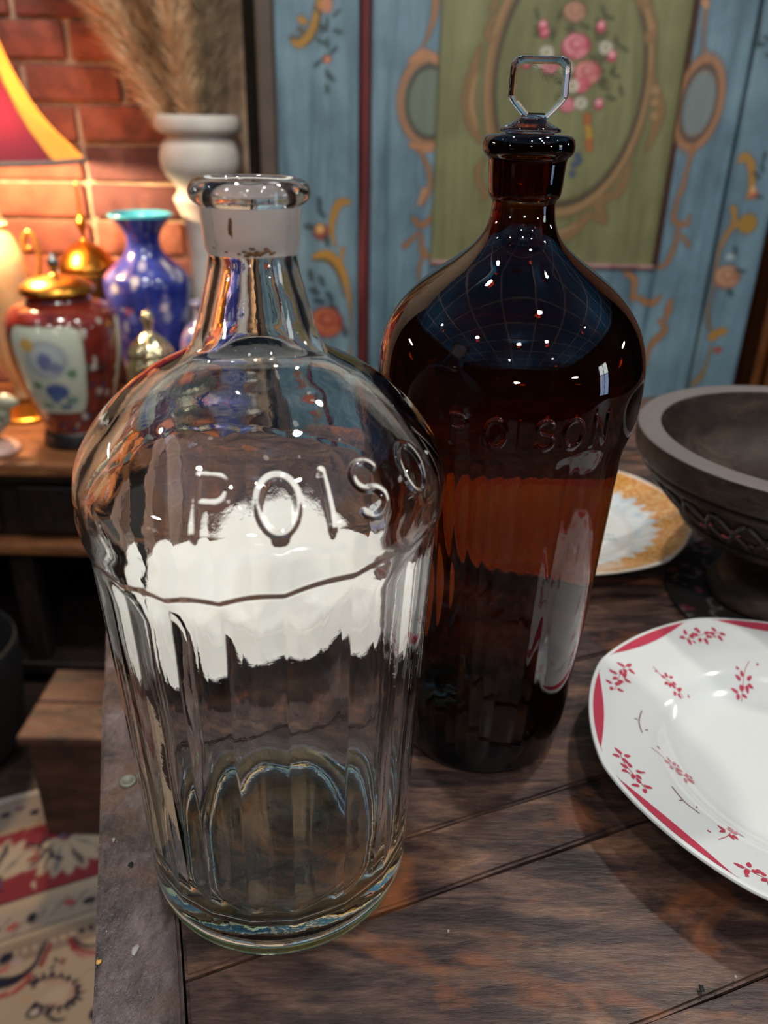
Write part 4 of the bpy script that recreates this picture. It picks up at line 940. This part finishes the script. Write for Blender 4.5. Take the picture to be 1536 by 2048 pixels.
# skirt down to the floor so that the rug has thickness
per = list(range(nx)) + [k * nx + nx - 1 for k in range(1, nz)] + [(nz - 1) * nx + k for k in range(nx - 2, -1, -1)] + [k * nx for k in range(nz - 2, 0, -1)]
Vs = V[per].copy(); Vs[:, 2] = FZ; b0 = len(V); k_ = len(per); F = F.tolist() + [[per[q], b0 + q, b0 + (q + 1) % k_, per[(q + 1) % k_]] for q in range(k_)]
V = np.vstack([V, Vs]); cols = np.vstack([cols, cols[per]])
t = NT('rug_pile'); v = t.coord(); nf = t.noise(v, 900, 2, .6); c = paint_mat(t, (0.5, .4, .3, 1)); c = t.mix(.4, c, t.ramp(nf, [(.3, (.55, .55, .55, 1)), (.65, (1, 1, 1, 1))]), 'MULTIPLY'); t.set(color=c, rough=.95, spec=.1); t.bump(nf, .002, .6)
rug = obj('rug', V, F, t.m, None, True); set_paint(rug, cols); tag(rug, 'cream and red floral oriental rug on the floor, lower left', 'rug')
# ================================================================== THINGS ON THE SIDEBOARD
def painted_lathe(name, prof, n, cvs, base, parent=None, loc=None, rough=.16, label=None, cat=None, step=.004, rot=0.):
    p = resample(chaikin(prof, 2), lambda z: step); p[:, 0] = np.maximum(p[:, 0], 2e-5); V, F = lathe_arrays(p, n)
    t = NT(name + '_glaze'); v = t.coord(); c = base(t, v); t.set(color=paint_mat(t, c), rough=rough, coat=.4, coatr=.08)
    o = obj(name, V, F, t.m, parent, True, loc=loc)
    th = (np.arange(n) * 2 * PI / n + PI) % (2 * PI) - PI; T_ = np.tile(th, len(p)); Zs = np.repeat(p[:, 1], n); set_paint(o, cvs.sample(T_, Zs)); o.rotation_euler = (0, 0, rot)
    return o
# imari ginger jar
JL = W(158, 862, 1.40); JL = (JL[0], 1.40, CT)
cj = Canvas(-PI, PI, 0, .30, .006); cj2 = cj
class C2(Canvas):
    pass
cj = Canvas(-PI, PI, 0, .30, .004)
random.seed(2)
def je(th, z, rx, rz, c, an=0, op=1.):
    # th in rad, rx in metres on the wall of radius ~.09
    sl = cj._sl(th - .9, th + .9, z - .1, z + .1); X = (cj.X[sl] - th) * .09; Y = cj.Y[sl] - z; ca, sa = math.cos(an), math.sin(an)
    d = np.hypot((X * ca + Y * sa) / rx, (-X * sa + Y * ca) / rz); cj._put(sl, np.clip((1 - d) / .2 + .5, 0, 1) * op, c)
def jrect(t0, t1, z0, z1, c, k=14):
    sl = cj._sl(t0, t1, z0, z1); X = cj.X[sl]; Y = cj.Y[sl]; u_ = np.abs((X - (t0 + t1) / 2) / ((t1 - t0) / 2)); v_ = np.abs((Y - (z0 + z1) / 2) / ((z1 - z0) / 2))
    cj._put(sl, np.clip((1 - (u_ ** 8 + v_ ** 8)) * 4, 0, 1), c)
for i in range(150):
    je(random.uniform(-PI, PI), random.uniform(.04, .24), random.uniform(.004, .010), random.uniform(.004, .008), random.choice([(190, 176, 160), (40, 46, 88), (180, 120, 50), (60, 80, 70), (200, 190, 176)]), random.uniform(0, 3), .85)
for c0 in (-.12, 2.0, -2.2):
    jrect(c0 - .68, c0 + .68, .072, .232, (184, 186, 164)); jrect(c0 - .62, c0 + .62, .078, .226, (190, 194, 176))
    je(c0 + .0, .175, .034, .034, (150, 156, 158)); je(c0, .175, .026, .026, (176, 180, 180)); je(c0 - .02, .172, .012, .016, (106, 112, 150)); je(c0 + .14, .162, .012, .010, (120, 122, 150)); je(c0 - .3, .20, .012, .012, (190, 150, 80))
    je(c0 + .08, .118, .021, .015, (56, 84, 140)); je(c0 + .02, .106, .010, .010, (80, 106, 150)); je(c0 - .3, .128, .010, .006, (96, 130, 100)); je(c0 + .42, .15, .008, .008, (96, 130, 100)); je(c0 + .35, .1, .012, .008, (110, 140, 130)); je(c0 - .25, .09, .014, .006, (110, 140, 110)); je(c0 + .2, .088, .012, .006, (100, 120, 140))
jar = painted_lathe('ginger_jar', [(0, 0), (.048, 0), (.052, .004), (.050, .014), (.054, .030), (.068, .07), (.084, .12), (.094, .17), (.0965, .205), (.092, .232), (.076, .249), (.056, .256), (.052, .258), (.052, .268), (0, .268)], 140, cj,
                    lambda t, v: t.ramp(t.noise(v, 26, 4), [(.35, L4((78, 26, 22))), (.6, L4((124, 44, 32)))]), None, JL, rough=.14, rot=.12)
tag(jar, 'red ginger jar with pale green flower panel and brass lid, on sideboard', 'jar')
lid = lathe('lid', [(.060, .2690), (.062, .272), (.060, .280), (.045, .290), (.02, .296), (.006, .299), (.004, .304), (0, .304)], M['brass'], jar, 48)
lathe('finial', [(0, .300), (.006, .302), (.005, .307), (.0095, .313), (.0095, .322), (.004, .329), (.002, .334), (0, .334)], M['silver'], lid, 24)
lathe('dark_foot', [(.052, .001), (.060, .001), (.062, .006), (.0575, .028), (.0545, .031)], plain('dark_stand_wood', (24, 20, 22), .4), jar, 48)
# blue cloisonne vase
BV = W(303, 640, 1.585); BV = (BV[0], 1.585, CT)
cb2 = Canvas(-PI, PI, 0, .42, .008)
random.seed(4)
for i in range(170):
    z = random.uniform(.02, .30); th_ = random.uniform(-PI, PI); c = random.choice([(196, 192, 200), (150, 156, 190), (60, 70, 150), (170, 90, 110), (110, 120, 190)])
    rx = random.uniform(.05, .16); sl = cb2._sl(th_ - .3, th_ + .3, z - .03, z + .03); d = np.hypot((cb2.X[sl] - th_) / rx, (cb2.Y[sl] - z) / (rx * .08 / 1.)); cb2._put(sl, np.clip((1 - d) / .3 + .5, 0, 1) * .85, c)
vz = painted_lathe('blue_vase', [(0, 0), (.040, 0), (.043, .004), (.040, .012), (.050, .05), (.066, .12), (.076, .19), (.083, .245), (.080, .268), (.060, .286), (.040, .302), (.031, .320), (.030, .333), (.036, .350), (.052, .368), (.058, .374), (.058, .378), (.054, .378)], 110, cb2,
                   lambda t, v: t.ramp(t.noise(v, 30, 3), [(.35, L4((26, 36, 110))), (.65, L4((52, 66, 150)))]), None, BV)
tag(vz, 'blue floral vase with flared turquoise mouth behind the red ginger jar', 'vase')
tq = plain('turquoise_enamel', (64, 160, 178), .25, coat=.4)
lathe('turquoise_mouth', [(.0585, .3735), (.0590, .3765), (.0580, .3790), (.0535, .3782), (.045, .366), (.033, .350), (.027, .336), (.026, .325), (0, .32)], tq, vz, 64)
# smaller blue and white vase beside it
B2 = W(412, 640, 1.475); B2 = (B2[0], 1.475, CT)
v2_ = painted_lathe('blue_vase', [(0, 0), (.028, 0), (.030, .004), (.030, .02), (.042, .08), (.050, .14), (.050, .172), (.038, .196), (.021, .208), (.018, .225), (.024, .238), (.028, .242), (.024, .242), (.015, .226), (0, .21)], 80, cb2,
                    lambda t, v: t.ramp(t.noise(v, 40, 3), [(.4, L4((150, 150, 168))), (.6, L4((70, 80, 140)))]), None, B2)
tag(v2_, 'smaller blue and white vase half hidden behind clear bottle neck', 'vase')
# glinting cut-glass pot in front
gp = W(292, 690, 1.43); gpl = tag(empty('glass_pot', (gp[0] + .006, 1.435, CT)), 'small glinting lidded glass pot between ginger jar and clear bottle', 'pot'); gpl.scale = (.95, .95, 1.5)
def facet(R, th): return R * (1 + .035 * np.sign(np.sin(th * 10))[None])
mpot = plain('smoked_silvered_glass', (206, 190, 150), .14, .9)
lathe('body', [(0, 0), (.030, 0), (.032, .006), (.026, .014), (.036, .03), (.046, .055), (.048, .08), (.040, .098), (.036, .102), (0, .102)], mpot, gpl, 80, disp=facet)
lathe('lid', [(.040, .1025), (.042, .106), (.034, .116), (.016, .126), (.008, .130), (.007, .136), (.012, .144), (.010, .152), (0, .156)], mpot, gpl, 80, disp=facet)
# small brass lidded urn behind the ginger jar
bu = W(178, 560, 1.67); bur = tag(empty('brass_urn', (bu[0], 1.67, CT)), 'brass lidded urn with long thin finial behind the ginger jar', 'urn')
lathe('body', [(0, 0), (.035, 0), (.038, .006), (.022, .03), (.020, .09), (.03, .14), (.048, .20), (.054, .25), (.052, .262), (0, .262)], M['brass'], bur, 48)
lathe('lid', [(.056, .2622), (.058, .266), (.052, .278), (.036, .300), (.014, .312), (.004, .316), (.0035, .330), (.010, .342), (.010, .352), (.003, .362), (.0025, .42), (0, .425)], M['brass'], bur, 48)
# ---- table lamp with bell shade
LX = -.725; LY = 1.555
lp = tag(empty('table_lamp', (LX, LY, CT)), 'table lamp with rose and amber bell shade lighting the brick wall', 'lamp')
lathe('foot', [(0, 0), (.088, 0), (.09, .004), (.086, .010), (.05, .016), (.03, .024), (0, .026)], M['brass'], lp, 64)
lathe('urn_body', [(0, .024), (.022, .026), (.016, .045), (.030, .08), (.044, .14), (.050, .22), (.046, .29), (.030, .33), (.020, .35), (.024, .36), (0, .362)], M['cream'], lp, 48)
for s_ in (1, -1):
    pts = smoothcurve([(s_ * .046, 0, .25), (s_ * .066, 0, .27), (s_ * .074, 0, .31), (s_ * .062, 0, .345), (s_ * .048, 0, .33), (s_ * .052, 0, .312), (s_ * .060, 0, .318)], 30); tube('handle', [tuple(p) for p in pts], .0045, M['gold'], lp, 8)
lathe('stem', [(0, .36), (.012, .362), (.008, .38), (.008, .52), (.012, .53), (0, .535)], M['brass'], lp, 20)
def shade_m(name, c, tr):
    t = NT(name); v = t.coord(); n = t.noise(v, 12, 3); nt = t.t
    for nd in [t.b]: nt.nodes.remove(nd)
    d = t.n('ShaderNodeBsdfDiffuse'); d.inputs[0].default_value = L4(c); tl = t.n('ShaderNodeBsdfTranslucent'); tl.inputs[0].default_value = L4(tr); mx = t.n('ShaderNodeMixShader'); mx.inputs[0].default_value = .6
    t.l(d.outputs[0], mx.inputs[1]); t.l(tl.outputs[0], mx.inputs[2]); t.l(mx.outputs[0], t.out.inputs[0]); return t.m
msr = shade_m('rose_silk', (112, 84, 96), (124, 66, 80)); msa = shade_m('amber_silk', (210, 170, 110), (250, 214, 140))
spf = chaikin([(.172, .468), (.150, .492), (.122, .520), (.092, .565), (.068, .620), (.054, .672), (.046, .73), (.044, .76)], 2)
nS = 128; V, F = lathe_arrays(spf, nS); thf = (np.arange(nS) + .5) * 360 / nS; mi = np.tile(((thf > 64) & (thf < 150)).astype(int) | ((thf > 210) & (thf < 296)).astype(int), len(spf) - 1)
# cloth thickness through a solidify modifier
sh = obj('lamp_shade', V, F, [msr, msa], lp, True, mi.tolist()); so = sh.modifiers.new('cloth', 'SOLIDIFY'); so.thickness = .0012
rgp = [(.173 * math.cos(a), .173 * math.sin(a), .467) for a in np.linspace(0, 2 * PI, 64, endpoint=False)]; tube('shade_trim', rgp, .0045, plain('grey_braid', (150, 130, 118), .8), lp, 8, closed=True)
rgp = [(.045 * math.cos(a), .045 * math.sin(a), .760) for a in np.linspace(0, 2 * PI, 40, endpoint=False)]; tube('shade_top_ring', rgp, .003, M['gold'], lp, 8, closed=True)
for a in (64, 150, 210, 296):
    pts = [((r_ + .0015) * math.sin(math.radians(a)), -(r_ + .0015) * math.cos(math.radians(a)), z) for r_, z in spf[::3]]; tube('shade_rib', pts, .0022, M['gold'], lp, 6)
t = NT('lamp_bulb_glow'); t.b.inputs['Emission Color'].default_value = (1, .62, .28, 1); t.b.inputs['Emission Strength'].default_value = 30
lathe('bulb', [(0, .535), (.012, .536), (.014, .55), (.028, .58), (.030, .60), (.02, .622), (0, .628)], t.m, lp, 24)
bl = lamp('lamp_light', 'POINT', (LX, LY - .0, CT + .50), 28.0, (1, .66, .36), .03); bl.location = (LX, LY - .05, CT + .505)
# ---- white baluster pedestal vase with pampas grass
cw = W(402, 300, 1.665); CWX = cw[0]
pv = tag(lathe('pedestal_vase', [(0, 0), (.062, 0), (.064, .02), (.050, .034), (.056, .06), (.060, .10), (.050, .16), (.036, .22), (.032, .30), (.036, .345), (.050, .385), (.058, .40), (.046, .412), (.050, .425), (.073, .448), (.076, .472), (.070, .496), (.058, .505), (.056, .510), (.076, .514), (.079, .526), (.076, .540), (.068, .545), (.058, .542), (.050, .50), (.040, .43), (.025, .412), (0, .406)], M['white_stone'], None, 64, loc=(CWX, 1.655, CT)), 'white turned baluster vase holding pampas grass before the brick wall', 'vase')
pg = tag(empty('pampas_grass', (CWX, 1.655, CT + .46)), 'bunch of dried tan pampas plumes in the white vase', 'dried grass')
def hairm(name, a, b):
    t = NT(name); v = t.coord(); n = t.noise(v, 25, 3); t.set(color=t.ramp(n, [(.35, L4(a)), (.65, L4(b))]), rough=.8, spec=.2); return t.m
hm = [hairm('pampas_tan', (206, 166, 124), (240, 206, 164)), hairm('pampas_brown', (150, 118, 86), (196, 158, 116)), hairm('pampas_grey', (130, 112, 90), (170, 148, 118))]
def plume(tilt, az, L, fat, seed, m):
    random.seed(seed); rg = np.random.default_rng(seed)
    dirv = np.array([math.sin(tilt) * math.cos(az), math.sin(tilt) * math.sin(az), math.cos(tilt)])
    base = np.array([.016 * math.cos(az), .016 * math.sin(az), -.01])
    root = empty('plume', (0, 0, 0)); root.parent = pg
    st = tube('stem', [tuple(base * s + np.array([0, 0, -.02]) * (1 - s) + dirv * L * s * .9) for s in np.linspace(0, 1, 8)], .0022, hm[1], root, 5)
    n = 2600; s = rg.uniform(.10, 1.0, n); ph = rg.uniform(0, 2 * PI, n)
    side = np.cross(dirv, [0, 1, .2]); side /= np.linalg.norm(side); s2 = np.cross(dirv, side)
    env = fat * np.sin(np.clip((s - .04) / .96, 0, 1) ** .62 * PI * .93) ** .7 + .004
    rr = env * rg.uniform(.25, 1, n); rad_ = np.cos(ph)[:, None] * side + np.sin(ph)[:, None] * s2
    P0 = base + dirv * (s * L)[:, None] + rad_ * (rr * .45)[:, None]; P1 = P0 + dirv * rg.uniform(.02, .05, n)[:, None] + rad_ * (rr * .75)[:, None] + np.array([0, 0, -.006]) 
    wv_ = np.cross(P1 - P0, rg.normal(size=(n, 3))); wv_ /= np.linalg.norm(wv_, axis=1)[:, None] + 1e-9; wv_ *= rg.uniform(.0007, .0016, n)[:, None]
    ok = (np.maximum(P0[:, 0], P1[:, 0]) + CWX < -.248) & (np.maximum(P0[:, 1], P1[:, 1]) + 1.665 < 1.74); P0, P1, wv_ = P0[ok], P1[ok], wv_[ok]; n = len(P0)
    V = np.stack([P0 - wv_, P0 + wv_, P1], 1).reshape(-1, 3); F = np.arange(3 * n).reshape(-1, 3)
    h = obj('seed_hair', V, F, m, root, False); h['kind'] = 'stuff'
for i, (t_, a_, L, f_, m_) in enumerate([(.50, 3.16, .62, .034, 0), (.42, 3.4, .64, .034, 0), (.34, 3.1, .66, .032, 0), (.25, 3.6, .62, .032, 1), (.14, 3.3, .64, .034, 2), (.06, 4.7, .66, .032, 0), (.07, 0., .62, .030, 2), (.12, 5.5, .60, .030, 2), (.18, 4.4, .58, .030, 0)]): plume(t_, a_, L, f_, 30 + i, hm[m_])
# ---- porcelain figurine at the left edge
fg = W(8, 885, 1.335); fgr = tag(empty('porcelain_figurine', (fg[0] - .015, 1.335, CT)), 'small pale porcelain bird figurine at the left edge of the sideboard', 'figurine')
pm = plain('pale_green_porcelain', (150, 150, 130), .25, coat=.4, var=.3, scale=30); pkm = plain('pinkish_porcelain', (186, 150, 136), .3, coat=.3)
lathe('base', [(0, 0), (.040, 0), (.042, .006), (.036, .014), (.018, .022), (0, .024)], pkm, fgr, 40)
bm = bmesh.new(); bmesh.ops.create_uvsphere(bm, u_segments=32, v_segments=20, radius=1)
for v_ in bm.verts:
    x, y, z = v_.co; k = 1 - .35 * max(0, x); v_.co = Vector((x * .040 - .004, y * .026 * k, .052 + z * .028 * k + .012 * x * x * (1 if x > 0 else -.3)))
bobj('body', bm, pm, fgr, True)
bm = bmesh.new(); bmesh.ops.create_uvsphere(bm, u_segments=24, v_segments=16, radius=1)
for v_ in bm.verts:
    x, y, z = v_.co; v_.co = Vector((x * .017 + .030 + (.010 * max(0, x) ** 6), y * .015, z * .016 + .092))
bobj('head', bm, pm, fgr, True)
tube('neck', [(.018, 0, .062), (.026, 0, .076), (.030, 0, .090)], [.016, .012, .011], pm, fgr, 12)
tube('beak', [(.042, 0, .092), (.054, 0, .088)], [.005, .0008], M['gold'], fgr, 8)
tube('tail', [(-.03, 0, .058), (-.05, 0, .076), (-.062, 0, .10)], [.014, .012, .004], pm, fgr, 10)
# ------------------------------------------------------------------ raise everything to the floor datum
for o in list(sc.objects):
    if o.parent is None and o is not cam: o.location.z += Z0
